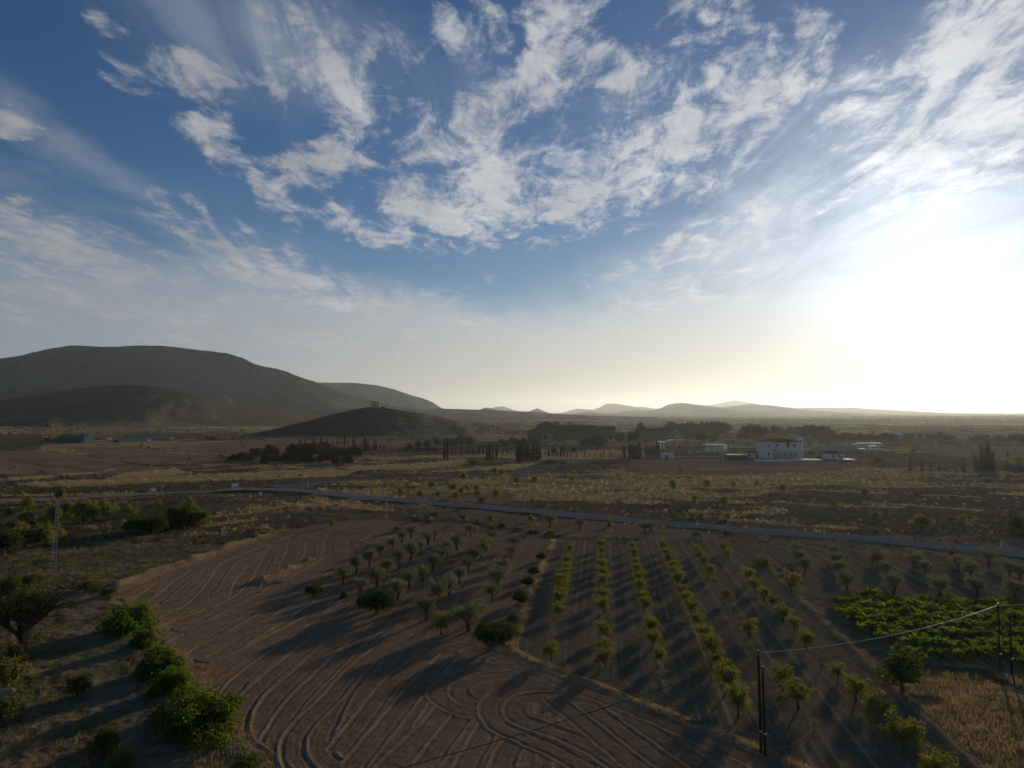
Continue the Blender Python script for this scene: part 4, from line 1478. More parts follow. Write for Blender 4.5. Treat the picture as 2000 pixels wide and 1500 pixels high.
# ---- grey olives below the road
OR = [(1652, 1132), (1744, 1136), (1835, 1140), (1907, 1141), (1981, 1147),
      (1556, 1069), (1560, 1082), (1570, 1099), (1629, 1073), (1635, 1087), (1640, 1102), (1707, 1075), (1715, 1088), (1730, 1105), (1792, 1090), (1807, 1102), (1862, 1077), (1872, 1095), (1930, 1083), (1897, 1110), (1972, 1105), (1990, 1112), (1785, 1082)]
for j, (px, py) in enumerate(OR):
    x, y = plane_pt(px, py, 1.7)
    if j < 5:
        lab = f"olive tree with a clear trunk beyond the vineyard, {nth(j + 1)} from the golden almond tree"
    else:
        lab = f"faint olive in the grey plot under the road, {nth(j - 4)} from the almond rows"
    plant('olive', x, y, (3.1 if j < 5 else 2.7) * random.uniform(.9, 1.1), lab, "olive_tree", "olive tree", "olive trees below the road", random.uniform(1.0, 1.25))
for px, py, h, w, k, lab in ((1037, 1010, 1.9, 1.1, 'pale', "little round pale tree by the road above the grassy path"), (1075, 1014, 3.2, 1.35, 'olive', "broad dark olive above the head of the grassy path"),
                             (1132, 1019, 2.6, 1.2, 'olive', "small olive on the road verge above the second almond row"), (1191, 1021, 1.5, 1.2, 'pale', "low pale bush on the road verge above the third almond row"),
                             (1260, 1026, 2.6, 1.1, 'olive', "olive of the close pair on the verge, on the path side"), (1272, 1026, 2.4, 1.1, 'olive', "olive of the close pair on the verge, on the villa side"),
                             (905, 1010, 2.6, 1.1, 'olive', "lone olive on the verge at the top of the grove"), (958, 1009, 1.8, 1.1, 'pale', "small pale bush on the verge between two olives"),
                             (648, 1019, 2.0, .8, 'pale', "upright yellow-green bush on the bank above the ploughed strip")):
    x, y = plane_pt(px, py, h * .6)
    plant(k, x, y, h, lab, "olive_tree" if k == 'olive' else "bush", "olive tree" if k == 'olive' else "bush", None, w)
for k, (px, py, w) in enumerate(((980, 1031, 1.6), (960, 1033, 1.2), (1010, 1037, 1.4), (1045, 1043, 1.3), (1075, 1045, 1.5), (850, 1008, 1.8), (815, 1018, 1.7), (838, 1022, 1.3), (775, 1038, 1.6), (1360, 1048, 1.4), (1420, 1046, 1.8), (1490, 1098, 1.2))):
    x, y, z = ground(px, py)
    plant('bank', x, y, 1.3 * w / 1.5, f"dark low bramble at the top edge of the fields, {nth(k + 1)} from the earth bank", "bramble", "bramble", "brambles along the top of the fields", 1.3)

# ---- dark evergreen fruit trees among the furrows
for px, py, h, w, k, lab in (
        (737, 1200, 3.8, 1.15, 'carob', "round dark fig tree standing in the ploughed field before the olive grove"), (613, 1166, 2.1, 1.0, 'carob', "small round dark fig tree alone in the ploughed field"),
        (671, 1168, 1.0, 0.9, 'fig', "tiny bright green fig sapling in the furrows"), (965, 1266, 3.4, 1.2, 'carob', "broad dark fig tree at the bend of the grassy path"),
        (861, 1240, 3.0, .95, 'almond', "yellowing almond tree alone at the edge of the olive grove"), (885, 1212, 2.0, .8, 'thin', "faint yellow sapling behind the yellowing almond"),
        (1057, 1096, 1.7, 1.0, 'carob', "dark fig bush on the grassy path, first from the road"), (1043, 1126, 1.8, 1.0, 'carob', "dark fig bush on the grassy path, second from the road"),
        (1031, 1146, 1.7, 1.0, 'carob', "dark fig bush on the grassy path, third from the road"), (1016, 1180, 2.0, 1.1, 'carob', "dark fig bush on the grassy path, fourth from the road"),
        (1002, 1216, 1.7, .9, 'bank', "weedy green bush on the grassy path, behind the broad fig tree"), (1003, 1240, 1.5, .9, 'bank', "weedy green bush beside the broad fig tree"),
        (1490, 1108, 1.6, 1.4, 'bank', "dark bush at the corner of the almond plot"),
        # verge on the mountain side
        (252, 1232, 3.7, 1.2, 'fig', "rounded green fig bush on the field verge by the pale pylon"), (312, 1318, 3.3, 1.1, 'fig', "fig bush in the middle of the verge hedge"), (335, 1352, 2.6, 1.05, 'fig', "lower fig bush joining the middle and the front one"),
        (385, 1432, 4.0, 1.25, 'fig', "largest bright fig bush at the lower end of the verge"), (340, 1405, 2.4, 1.0, 'fig', "smaller fig shoot against the largest fig bush"),
        (280, 1262, 2.2, 1.0, 'fig', "small fig bush between two larger ones on the verge"),
        (150, 1360, 2.4, 1.0, 'broad', "soft grey-green bush beside the dirt track"), (205, 1480, 2.6, .95, 'broad', "dark bush beside the dirt track at the lower frame"), (238, 1510, 2.2, 1.1, 'pale', "pale bush by the dirt track at the lower frame"),
        (478, 1515, 1.8, 1.3, 'bank', "green bush under the last furrow bend"), (12, 1345, 3.6, 1.0, 'pale', "light green bush on the rocky bank"), (4, 1410, 2.6, 1.0, 'bank', "dark bush under the rocky bank"), (30, 1300, 2.6, 1.0, 'broad', "bush at the foot of the bare tree"),
        (172, 1155, 2.2, 1.5, 'bank', "wide low thicket at the foot of the pylon"), (210, 1166, 1.6, 1.2, 'bank', "small bramble between the thicket and the fig bush"), (60, 1142, 2.0, 1.3, 'bank', "thicket behind the bare tree"), (15, 1172, 4.2, 1.1, 'broad', "dark green tree behind the bare tree"),
        (60, 1215, 5.0, 1.1, 'broad', "green tree growing through the bare tree"),
        # hollow below the road, mountain side
        (363, 1026, 6.3, 1.15, 'fig', "large round dark tree in the hollow below the road"), (259, 1043, 4.0, 0.95, 'carob', "dark round tree, one of a twin pair, pylon side"), (303, 1042, 4.5, 1.15, 'carob', "dark round tree, one of a twin pair, beside the large round tree"),
        (52, 994, 4.0, .9, 'pale', "pale almond by the road farthest toward the mountain"), (50, 1024, 3.6, 1.2, 'pale', "bright green low tree under the pale almond"), (120, 978, 4.3, .85, 'pale', "pale almond behind the pylon top"),
        (132, 1012, 5.0, .8, 'pale', "pale tree just beside the pylon top"), (161, 1018, 6.2, 1.0, 'pale', "tall pale almond in the group beside the pylon"), (108, 1018, 4.8, .8, 'pale', "slender pale almond in front of the pylon arms"), (182, 1016, 5.2, .9, 'pale', "pale almond between the tall one and the last one"),
        (211, 1016, 5.4, .9, 'pale', "last pale almond of the pylon group toward the dark trees"), (256, 1010, 3.4, 1.0, 'pale', "isolated dull almond above the twin trees"), (309, 990, 2.6, 1.0, 'pale', "small almond close under the road"),
        (48, 1070, 5.4, 1.3, 'pale', "wide soft green tree on the slope beyond the stubble"), (88, 1066, 4.6, 1.1, 'pale', "soft green tree touching the pylon shaft"), (6, 1085, 5.6, 1.1, 'carob', "very dark tree at the edge of the stubble field"), (110, 1052, 3.4, 1.1, 'pale', "low soft green tree behind the pylon shaft"),
        (20, 1010, 3.0, 1.0, 'broad', "dull green bush in the hollow by the road")):
    x, y, z = ground(px, py)
    nm = 'tree' if 'large round' in lab and k == 'fig' else {'carob': 'fig_tree', 'fig': 'fig_bush', 'almond': 'almond_tree', 'thin': 'sapling', 'bank': 'thicket', 'broad': 'tree', 'pale': 'pale_tree'}[k]
    if 'bush' in lab and k in ('broad', 'bank', 'pale', 'carob'):
        nm = 'bush'
    plant(k, x, y, h, lab, nm, nm.replace('_', ' ').replace('pale tree', 'tree'), None, w)
x, y, z = ground(44, 1275)
plant('bare', x, y, 7.4, "big half-bare tree with tangled dark branches beside the track", "bare_tree", "tree", None, 1.0)

# ---- vineyard
vx0, vx1 = min(p[0] for p in VINEYARD), max(p[0] for p in VINEYARD)
vy0, vy1 = min(p[1] for p in VINEYARD), max(p[1] for p in VINEYARD)
row_i, nv = 0, 0
yy = vy0 + 0.8
while yy < vy1:
    xx = vx0 + random.uniform(0.2, 1.0)
    k = 0
    row_i += 1
    while xx < vx1 - 4 and xx < 0.80 * yy + 2:
        x, y = xx + random.uniform(-.15, .15), yy + random.uniform(-.15, .15) + 0.10 * (xx - vx0)
        if bool(in_poly(np.array([x]), np.array([y]), VINEYARD)[0]):
            k += 1
            plant('vine', x, y, random.uniform(1.0, 1.5), f"leafy grape vine, {nth(k)} from the lane in the {nth(row_i)} row counted from the straw field", "grape_vine", "grape vine", "grape vines in the vineyard", random.uniform(0.85, 1.1))
            nv += 1
        xx += 1.9
    yy += 2.7
print("vines", nv)


# ------------------------------------------------------------------ trees of the middle distance
def far_tree(kind, px, base, top, label, name, cat, group=None, width=1.0):
    x, y, z = ground(px, base)
    plant(kind, x, y, max(1.0, (base - top) * y / FOC), label, name, cat, group, width, z)


z2 = lambda X, t, b: (450 + X / 4, 640 + b / 4, 640 + t / 4)
z3 = lambda X, t, b: (900 + X / 5, 700 + b / 5, 700 + t / 5)
z4 = lambda X, t, b: (1250 + X / 5, 700 + b / 5, 700 + t / 5)
z5 = lambda X, t, b: (1600 + X / 5, 700 + b / 5, 700 + t / 5)

# grove of round pines beside the field of straw
GROVE = [(20, 990, 1040, 1.5), (95, 965, 1035, 1.3), (140, 975, 1040, 1.2), (195, 925, 1010, 1.25), (300, 912, 1000, 1.35), (345, 930, 1000, 1.1), (280, 980, 1050, 1.2), (360, 985, 1050, 1.1), (440, 960, 1050, 1.2), (505, 890, 1010, 1.3),
         (560, 960, 1050, 1.2), (620, 882, 1000, 1.4), (690, 900, 990, 1.1), (735, 875, 980, 1.1), (620, 985, 1055, 1.2), (705, 985, 1050, 1.1), (760, 950, 1040, 1.1), (830, 920, 1010, 1.3), (820, 990, 1062, 1.15), (870, 930, 1010, 1.1),
         (918, 985, 1066, 1.1), (960, 910, 1000, 1.3), (1000, 930, 1000, 1.1), (250, 1020, 1060, 0.9), (1010, 975, 1010, 0.9), (480, 1000, 1052, 1.0)]
for k, (X, t, b, w) in enumerate(sorted(GROVE)):
    px, base, top = z2(X, t, b)
    far_tree('round', px, base, top - 2, f"rounded dark green tree of the grove below the castle hill, {nth(k + 1)} from the mountain side", "grove_tree", "tree", "round trees of the grove", w * 1.15)
CY1 = [(540, 862, 930), (555, 865, 930), (583, 860, 930), (643, 853, 920), (662, 850, 920), (707, 838, 920), (757, 868, 925), (803, 882, 940), (834, 868, 930), (892, 828, 925), (924, 878, 930), (962, 833, 930),
       (1020, 895, 962), (1043, 858, 962), (1058, 850, 962), (1075, 878, 962), (1097, 905, 962), (1118, 905, 962), (1128, 868, 962), (1140, 900, 962), (1174, 905, 962), (1200, 905, 962)]
for k, (X, t, b) in enumerate(CY1):
    px, base, top = z2(X, t, b)
    far_tree('cypress', px, base, top, f"dark cypress standing behind the round grove, {nth(k + 1)} from the mountain side", "cypress", "cypress", "cypresses behind the grove", 1.15)
CY2 = [z2(X, t, b) for X, t, b in ((1325, 930, 972), (1342, 938, 972), (1363, 905, 975), (1383, 908, 972), (1412, 912, 972), (1436, 912, 975), (1460, 898, 975), (1494, 915, 975), (1530, 903, 978), (1550, 925, 978), (1568, 920, 978), (1586, 915, 978), (1604, 918, 978),
                                   (1730, 920, 985), (1757, 918, 985), (1805, 922, 988), (1850, 930, 988), (1866, 940, 988), (1891, 930, 990), (1915, 935, 990), (1937, 908, 990), (1975, 915, 990))]
CY2 += [z3(X, t, b) for X, t, b in ((40, 885, 938), (62, 885, 940), (82, 868, 940), (120, 875, 940), (142, 885, 940), (170, 838, 938), (182, 870, 940), (215, 853, 940), (410, 868, 945), (450, 885, 945), (468, 885, 945), (492, 895, 945), (526, 890, 945),
                                    (825, 893, 945), (852, 890, 960), (864, 885, 958), (896, 880, 962), (920, 905, 962), (935, 905, 965), (952, 900, 965), (978, 862, 965), (1006, 905, 965), (1040, 905, 968), (1074, 910, 968), (1130, 908, 972),
                                    (1212, 888, 972), (1252, 922, 972), (1315, 910, 972), (1362, 903, 972), (1392, 888, 974), (1452, 905, 974), (1470, 905, 974), (1500, 920, 974), (1530, 922, 974), (1562, 912, 974))]
for k, (px, base, top) in enumerate(sorted(CY2)):
    far_tree('cypress', px, base, top, f"slim young cypress in the long row before the farmhouse, {nth(k + 1)} from the grove", "cypress", "cypress", "young cypresses in the long row", 1.1)
CY3 = [z2(1672, 885, 1036), z2(1694, 880, 1036)] + [z3(X, t, b) for X, t, b in ((252, 850, 1002), (270, 825, 1002), (290, 840, 998), (312, 838, 992), (348, 820, 992), (550, 805, 1016), (568, 795, 1016), (578, 790, 1012), (598, 830, 1012), (618, 822, 1010), (640, 815, 1008), (656, 835, 1006),
                                                                     (672, 840, 1004), (690, 850, 1004), (702, 832, 1002), (720, 845, 1000), (736, 838, 998), (752, 850, 996), (768, 858, 994), (780, 868, 990))]
for k, (px, base, top) in enumerate(CY3):
    far_tree('cypress', px, base, top - random.uniform(-2.5, 2.5), f"tall black-green cypress in the thick clumps before the row, {nth(k + 1)} from the grove", "cypress", "cypress", "clumped cypresses", random.uniform(.7, .95))
CY4 = [z3(X, t, b) for X, t, b in ((1590, 835, 972), (1604, 850, 974), (1645, 840, 984), (1662, 832, 984), (1680, 838, 986), (1698, 835, 986), (1716, 840, 986), (1742, 805, 985), (1752, 830, 980), (1805, 838, 948), (1822, 845, 948), (1845, 845, 946), (1866, 842, 944), (1885, 835, 942), (1912, 788, 940), (1922, 810, 936))]
for k, (px, base, top) in enumerate(CY4):
    far_tree('cypress', px, base, top, f"dense cypress screening the farm yard, {nth(k + 1)} from the long row", "cypress", "cypress", "cypresses screening the yard", 1.15)
OT = [z2(X, t, b) for X, t, b in ((1400, 890, 955), (1470, 862, 940), (1540, 860, 940), (1612, 842, 930), (1690, 842, 930), (1752, 842, 930), (1800, 820, 920), (1870, 830, 930))] + \
     [z3(X, t, b) for X, t, b in ((25, 735, 830), (88, 740, 830), (395, 770, 840), (438, 780, 870), (500, 745, 840), (540, 765, 840), (615, 755, 850), (700, 745, 850), (742, 780, 850), (910, 850, 940), (1000, 830, 920), (1100, 830, 920))]
for k, (px, base, top) in enumerate(OT):
    far_tree('broad', px, base, top, f"grey-green tree in the loose belt between grove and farmhouse, {nth(k + 1)} from the grove", "tree", "tree", "loose trees before the farmhouse", 1.0)
for px, base, top, w, lab in ((*z3(1230, 745, 880), 1.5, "spreading dark tree under the long farm wall"), (*z3(1345, 705, 880), 1.3, "tallest tree against the long farm wall"), (*z3(1555, 695, 825), 1.0, "yellowish tree by the farm wall"),
                              (*z3(1682, 685, 820), 1.0, "dark tree next to the yellowish one by the farm wall"), (*z3(1035, 758, 800), 1.3, "low dark bush at the foot of the farm wall"), (*z3(970, 785, 820), 1.3, "small round bush below the gabled house"),
                              (*z3(1805, 775, 835), 1.4, "round bush beside the yard cypresses"), (*z3(760, 790, 845), 1.0, "bush at the corner of the gabled house"), (*z3(1065, 605, 660), 1.4, "yellow-green tree over the winery roof")):
    far_tree('broad', px, base, top, lab, "tree" if "tree" in lab else "bush", "tree" if "tree" in lab else "bush", None, w)
far_tree('pine', *z3(1754, 610, 740), "lone umbrella pine rising above the farm roofs", "pine_tree", "pine", None, .75)
PN = [(270, 612, 730, 1.0), (305, 600, 730, 1.0), (360, 622, 730, 1.0), (425, 606, 730, 1.0), (480, 612, 735, 1.0), (530, 620, 735, .9), (570, 620, 740, .9), (640, 610, 745, 1.0), (700, 604, 745, 1.0), (745, 598, 745, 1.1), (790, 615, 745, 1.0), (845, 622, 740, 1.1),
      (1025, 650, 790, 1.1), (1090, 628, 800, 1.3), (1150, 640, 800, 1.2), (1220, 650, 760, 1.0), (1318, 636, 760, .9), (1355, 660, 760, .9), (1395, 665, 760, .9), (1465, 650, 760, .9), (1545, 652, 765, .9), (1600, 648, 770, .9), (1635, 634, 770, 1.0), (1685, 636, 775, 1.0), (1730, 640, 775, 1.0), (1770, 655, 775, .9), (1815, 655, 780, 1.0), (1850, 675, 785, .8)]
for k, (X, t, b, w) in enumerate(PN):
    px, base, top = z4(X, t, b)
    far_tree('round' if k % 3 == 0 else 'pine', px, base, top, f"rounded pine in the dark belt behind the villa, {nth(k + 1)} from the farm roofs", "pine_tree", "pine", "pines in the belt behind the villa", w * 1.15)
for px, base, top, w, lab in ((*z4(500, 680, 800), 1.6, "dark broad tree over the yard canopies"), (*z4(610, 690, 815), 1.6, "second dark broad tree over the yard canopies"), (*z4(720, 720, 820), 1.4, "dark tree behind the white pavilion"),
                              (*z4(1290, 725, 790), 2.4, "ochre thicket on the bank behind the villa"), (*z4(1400, 740, 790), 2.4, "ochre thicket above the villa gable"), (*z4(560, 855, 890), 1.8, "low hedge beyond the yard"), (*z4(930, 850, 910), 1.8, "yellowish tree beside the villa shed"),
                              (*z4(1680, 880, 960), 1.7, "olive-yellow bush beside the villa terrace"), (*z4(1780, 890, 960), 1.7, "olive-yellow bush before the hip-roofed house")):
    nm = "hedge" if "hedge" in lab else "thicket" if "thicket" in lab else "bush" if "bush" in lab else "tree"
    far_tree('pale' if ('ochre' in lab or 'yellow' in lab) else 'broad', px, base, top, lab, nm, nm, None, w)
HX = list(range(110, 740, 26))
for k, X in enumerate(HX):
    px, base, top = z5(X, 735 - (25 if k % 5 == 1 else 0) - 10 * math.sin(k * 1.7), 800)
    far_tree('cypress' if k % 3 else 'pine', px, base, top, f"dark hedge tree behind the long vehicle, {nth(k + 1)} from the pines", "hedge_tree", "tree", "hedge trees behind the parked vehicles", 1.7)
TR = [(845, 710, 800), (890, 712, 800), (985, 712, 795), (1075, 715, 805), (1120, 715, 810), (1195, 702, 812), (1250, 725, 812), (1310, 745, 812), (1490, 745, 815), (1545, 730, 818), (1620, 722, 820), (1700, 765, 825), (1760, 728, 825), (1800, 740, 825), (1880, 714, 828), (1940, 720, 828), (1985, 712, 830)]
for k, (X, t, b) in enumerate(TR):
    far_tree('broad', *z5(X, t, b), f"rounded hazy tree along the far road, {nth(k + 1)} from the blue-grey house", "tree", "tree", "trees along the far road", 1.15)
CO = [(890, 945, 1112, .85), (1005, 978, 1112, .95), (1092, 985, 1112, .9), (1172, 1038, 1112, .9), (1335, 1040, 1112, .8), (1412, 985, 1116, .9), (1530, 930, 1116, .9), (1588, 835, 1118, .95), (1650, 790, 1118, 1.0), (1700, 900, 1118, .9)]
for k, (X, t, b, w) in enumerate(CO):
    far_tree('conifer', *z5(X, t, b), f"dark pointed conifer in the open scrub, {nth(k + 1)} counted from the parked vehicles", "conifer", "conifer", "pointed conifers in the scrub", w * 1.0)
for px, base, top, w, lab, k in ((*z5(925, 858, 925), 1.6, "pale willow-like bush beyond the first conifer", 'pale'), (*z5(1840, 880, 960), .9, "thin conifer behind the big pair", 'conifer'), (*z5(1945, 930, 1050), 1.1, "bright green tree beside the small green shed", 'pale'), (*z5(1845, 1105, 1205), .9, "small tree before the green shed", 'pale'),
                                 (*z5(575, 960, 1030), 1.3, "round dark bush in the scrub below the vehicles", 'broad'), (*z5(960, 1290, 1340), 1.2, "dull bush among the straw under the first conifer", 'bank'), (1800, 1030, 999, 1.6, "wide bright bush just over the road before the conifers", 'pale'), (1711, 1014, 994, 1.4, "smaller bright bush over the road", 'pale'),
                                 (1881, 1024, 1001, .8, "upright pale bush over the road", 'pale'), (1985, 1040, 1000, 1.2, "dark tree over the road at the picture edge", 'broad'), (1850, 1032, 1020, 1.8, "low dark bush beside the wide bright bush", 'bank'), (1707, 1044, 1030, 1.5, "low dark scrub at the road edge", 'bank')):
    nm = 'bush' if 'bush' in lab else 'conifer' if 'conifer' in lab else 'scrub_bush' if 'scrub' in lab and 'tree' not in lab else 'tree'
    far_tree(k, px, base, top, lab, nm, nm.replace('_', ' '), None, w)
SA = [(933, 976, 952), (970, 979, 950), (900, 970, 948), (782, 968, 950), (820, 971, 952), (856, 973, 956), (842, 953, 936), (885, 960, 938), (890, 976, 955), (931, 962, 942), (905, 938, 918), (966, 926, 908), (980, 928, 912), (1008, 943, 926), (1044, 943, 926), (1118, 942, 926), (1208, 938, 922),
      (1330, 926, 908), (1314, 956, 932), (1380, 952, 932), (1432, 955, 938), (1478, 950, 936), (1529, 961, 941), (1358, 984, 962), (1414, 988, 966), (1562, 990, 978), (1630, 990, 974), (1689, 969, 948), (1320, 1014, 996), (1336, 1013, 997), (1352, 1014, 998), (1370, 1014, 997), (1392, 1013, 998), (1422, 1016, 996), (940, 985, 968), (1040, 985, 970)]
for k, (px, base, top) in enumerate(sorted(SA)):
    far_tree('pale' if k % 3 else 'almond', px, base, top, f"scattered almond in the scrub between road and villa, {nth(k + 1)} counting from the junction", "almond_tree", "almond tree", "scattered almonds in the scrub", 1.0)
for px, base, top, w, lab, k in ((100, 867, 829, .8, "green poplar behind the teal shed", 'poplar'), (116, 862, 834, .7, "smaller poplar over the teal shed roof", 'poplar'), (236, 858, 829, .8, "yellow poplar by the pale tunnels", 'poplar'), (97, 865, 852, 1.7, "dark clipped hedge at the end of the teal shed", 'bank'), (227, 866, 856, 1.0, "dark bush at the foot of the yellow poplar", 'broad'),
                                 (162, 838, 833, 1.4, "lone tree dot in the far brown field", 'broad'), (92, 836, 826, 1.2, "tree beyond the teal shed poplar", 'broad'), (290, 875, 871, 1.2, "small bush in the fallow field", 'bank'), (432, 894, 886, 1.2, "bush by the pale field track", 'broad'), (368, 898, 892, 1.2, "small bush by the pale field track", 'bank'),
                                 (405, 858, 850, 1.2, "dark tree below the hill track, first of the cluster", 'broad'), (412, 860, 852, 1.2, "dark tree below the hill track, second of the cluster", 'broad'), (418, 860, 851, 1.2, "dark tree below the hill track, third of the cluster", 'broad'), (454, 860, 853, 1.2, "solitary dark tree below the hill track bend", 'broad'), (473, 843, 837, 1.5, "dark bush at the hill track bend", 'broad'),
                                 (528, 815, 806, 1.2, "round tree on the slope of the long hill", 'broad'), (479, 806, 801, 1.2, "small tree on the long hill", 'broad'), (925, 908, 895, 1.6, "dark round bush below the cypress row", 'bank'), (1078, 907, 894, 1.5, "dark round bush beside the cypress clump", 'bank'), (1100, 907, 899, 1.5, "smaller round bush beside the cypress clump", 'bank'), (961, 904, 893, 1.2, "green bush under the cypress clump", 'pale'),
                                 (703, 924, 917, 1.8, "low bush on the straw field edge", 'bank'), (545, 932, 928, 1.6, "small dark bush on the straw field edge", 'bank'), (585, 930, 926, 1.6, "dark bush at the end of the straw field", 'bank')):
    nm = 'poplar' if k == 'poplar' else 'hedge' if 'hedge' in lab else 'bush' if 'bush' in lab else 'tree'
    far_tree(k, px, base, top, lab, nm, nm, None, w)

# ------------------------------------------------------------------ wild scrub and grass, past counting
def stuff_leaves(name, pts, radii, per, length, width, mat, label, up=0.4, seed=1):
    V, F = leaf_cloud(pts, radii, per, length, width, seed, up)
    o = obj(name, mesh_np(name, V, F), mat)
    o['kind'] = 'stuff'
    o['label'] = label
    return o


def straw_mat(name, a, b):
    m, n, out = new_mat(name)
    geo = n.node('ShaderNodeNewGeometry')
    nz = n.noise(geo.outputs['Position'], 0.25, 4, 0.6)
    rnd = S(n, geo.outputs['Random Per Island'])
    col = n.mix(n.smooth(nz, 0.35, 0.65) * 0.5 + rnd * 0.5, a, b)
    d = n.node('ShaderNodeBsdfDiffuse')
    n.link(col, d.inputs['Color'])
    t = n.node('ShaderNodeBsdfTranslucent')
    n.link(n.vmath('MULTIPLY', col, (1.05, 1.0, .85)), t.inputs['Color'])
    mx = n.node('ShaderNodeMixShader')
    mx.inputs[0].default_value = 0.5
    n.link(d.outputs[0], mx.inputs[1])
    n.link(t.outputs[0], mx.inputs[2])
    n.link(mx.outputs[0], out.inputs['Surface'])
    return m


STRAW = straw_mat("straw", (0.160, 0.132, 0.082), (0.340, 0.280, 0.172))
TUSSOCK = straw_mat("tussock_straw", (0.19, 0.145, 0.075), (0.43, 0.33, 0.175))
WEED = straw_mat("weeds", (0.05, 0.055, 0.022), (0.11, 0.105, 0.042))
DARKSCRUB = straw_mat("dark_scrub", (0.026, 0.028, 0.015), (0.062, 0.058, 0.030))


def scatter(n, y0, y1, fn, seed):
    """Random ground points with density falling as seen from afar; fn(x, y) -> keep probability."""
    r = np.random.default_rng(seed)
    y = y0 + (y1 - y0) * r.uniform(0, 1, n) ** 1.25
    x = r.uniform(-1, 1, n) * (0.82 * y + 6)
    keep = r.uniform(0, 1, n) < fn(x, y)
    return x[keep], y[keep]


def off_road(x, y):
    return (np.minimum(dist_line(x, y, ROAD), dist_line(x, y, BRANCH)) > 4.2).astype(float)


def zone_pts(n, y0, y1, key, lo, seed, inv=False):
    def fn(x, y):
        z = zones(x, y)
        k = z[key]
        return np.where(k > lo, 1.0, 0.06) * (1 - z['soil'] * 0.95) * off_road(x, y)
    return scatter(n, y0, y1, fn, seed)


x, y = zone_pts(17000, 140, 460, 'straw', 0.35, 3)
z = T(x, y)
r = rng.uniform(0.25, 0.7, len(x))
stuff_leaves("dry_tussocks", np.stack([x, y, z + r * 0.35], 1), r, 15, 0.6, 0.09, TUSSOCK, "pale dry tussocks over the plain", 0.9, 5)


def scrub_p(x, y):
    zz = zones(x, y)
    return (1 - zz['soil']) * (1 - zz['straw'] * 0.8) * off_road(x, y) * np.where(fbm(x * 0.02, y * 0.03, 7, 3) > 0.45, 1.0, 0.25)


x, y = scatter(11000, 132, 480, scrub_p, 4)
z = T(x, y)
r = rng.uniform(0.3, 0.95, len(x)) * (0.7 + 0.6 * rng.uniform(0, 1, len(x)) ** 3)
stuff_leaves("dark_scrub", np.stack([x, y, z + r * 0.4], 1), r, 22, 0.42, 0.2, DARKSCRUB, "low dark scrub bushes on the plain", 0.4, 6)
# scrub on the hills
def hill_pts(info, n, seed, t0=-0.95, t1=0.02):
    xs, crest, dist, front, skew, base = info
    r = np.random.default_rng(seed)
    x = r.uniform(xs[0], xs[-1], n)
    t = r.uniform(t0, t1, n)
    a = np.abs(t)
    pr = ((1 - a) ** skew) * 0.75 + (1 - sstep(a, 0, 1)) * 0.25
    h = base + (np.interp(x, xs, crest) - base) * pr
    return x, dist + t * front, h


x, y, z = hill_pts(CASTLE, 5200, 9)
keep = z > 1.0
r = rng.uniform(0.5, 1.3, keep.sum())
stuff_leaves("hill_scrub", np.stack([x[keep], y[keep], z[keep] + r * 0.1 - 0.6], 1), r, 11, 0.9, 0.45, DARKSCRUB, "dark scrub dotted over the castle hill", 0.4, 8)
# bushes and small trees dotted over the far plain
x, y = scatter(2600, 480, 2600, lambda x, y: np.where(fbm(x * 0.004, y * 0.004, 17, 3) > 0.47, 1.0, 0.2), 14)
z = T(x, y)
r = rng.uniform(0.9, 2.4, len(x))
stuff_leaves("far_scrub", np.stack([x, y, z + r * 0.6], 1), r, 14, 1.7, 1.1, L_BROAD, "trees dotted over the far plain", 0.2, 15)


def blades(name, x, y, h, per, width, mat, label, seed, spread=0.16):
    r = np.random.default_rng(seed)
    n = len(x)
    zb = T(x, y)
    X = np.repeat(x, per) + r.normal(0, spread, n * per)
    Y = np.repeat(y, per) + r.normal(0, spread, n * per)
    Z = np.repeat(zb, per)
    H = np.repeat(h, per) * r.uniform(0.5, 1.2, n * per)
    t = r.uniform(0, 2 * np.pi, n * per)
    lean = H * r.uniform(0.1, 0.6, n * per)
    lx, ly = np.cos(t) * lean, np.sin(t) * lean
    w = width * r.uniform(0.6, 1.3, n * per)
    wx, wy = -np.sin(t) * w, np.cos(t) * w
    V = np.stack([np.stack([X - wx, Y - wy, Z - 0.05], 1), np.stack([X + wx, Y + wy, Z - 0.05], 1),
                  np.stack([X + lx + wx * .25, Y + ly + wy * .25, Z + H], 1), np.stack([X + lx - wx * .25, Y + ly - wy * .25, Z + H], 1)], 1).reshape(-1, 3)
    o = obj(name, mesh_np(name, V, np.arange(len(V)).reshape(-1, 4)), mat)
    o['kind'] = 'stuff'
    o['label'] = label


def along(line, n, w, seed):
    r = np.random.default_rng(seed)
    L = np.array(line)
    t = np.concatenate([[0], np.cumsum(np.hypot(*np.diff(L, axis=0).T))])
    q = r.uniform(0, t[-1], n)
    q = q[vnoise(q * 0.35, q * 0, seed) > 0.32]
    return np.interp(q, t, L[:, 0]) + r.normal(0, w, len(q)), np.interp(q, t, L[:, 1]) + r.normal(0, w, len(q))


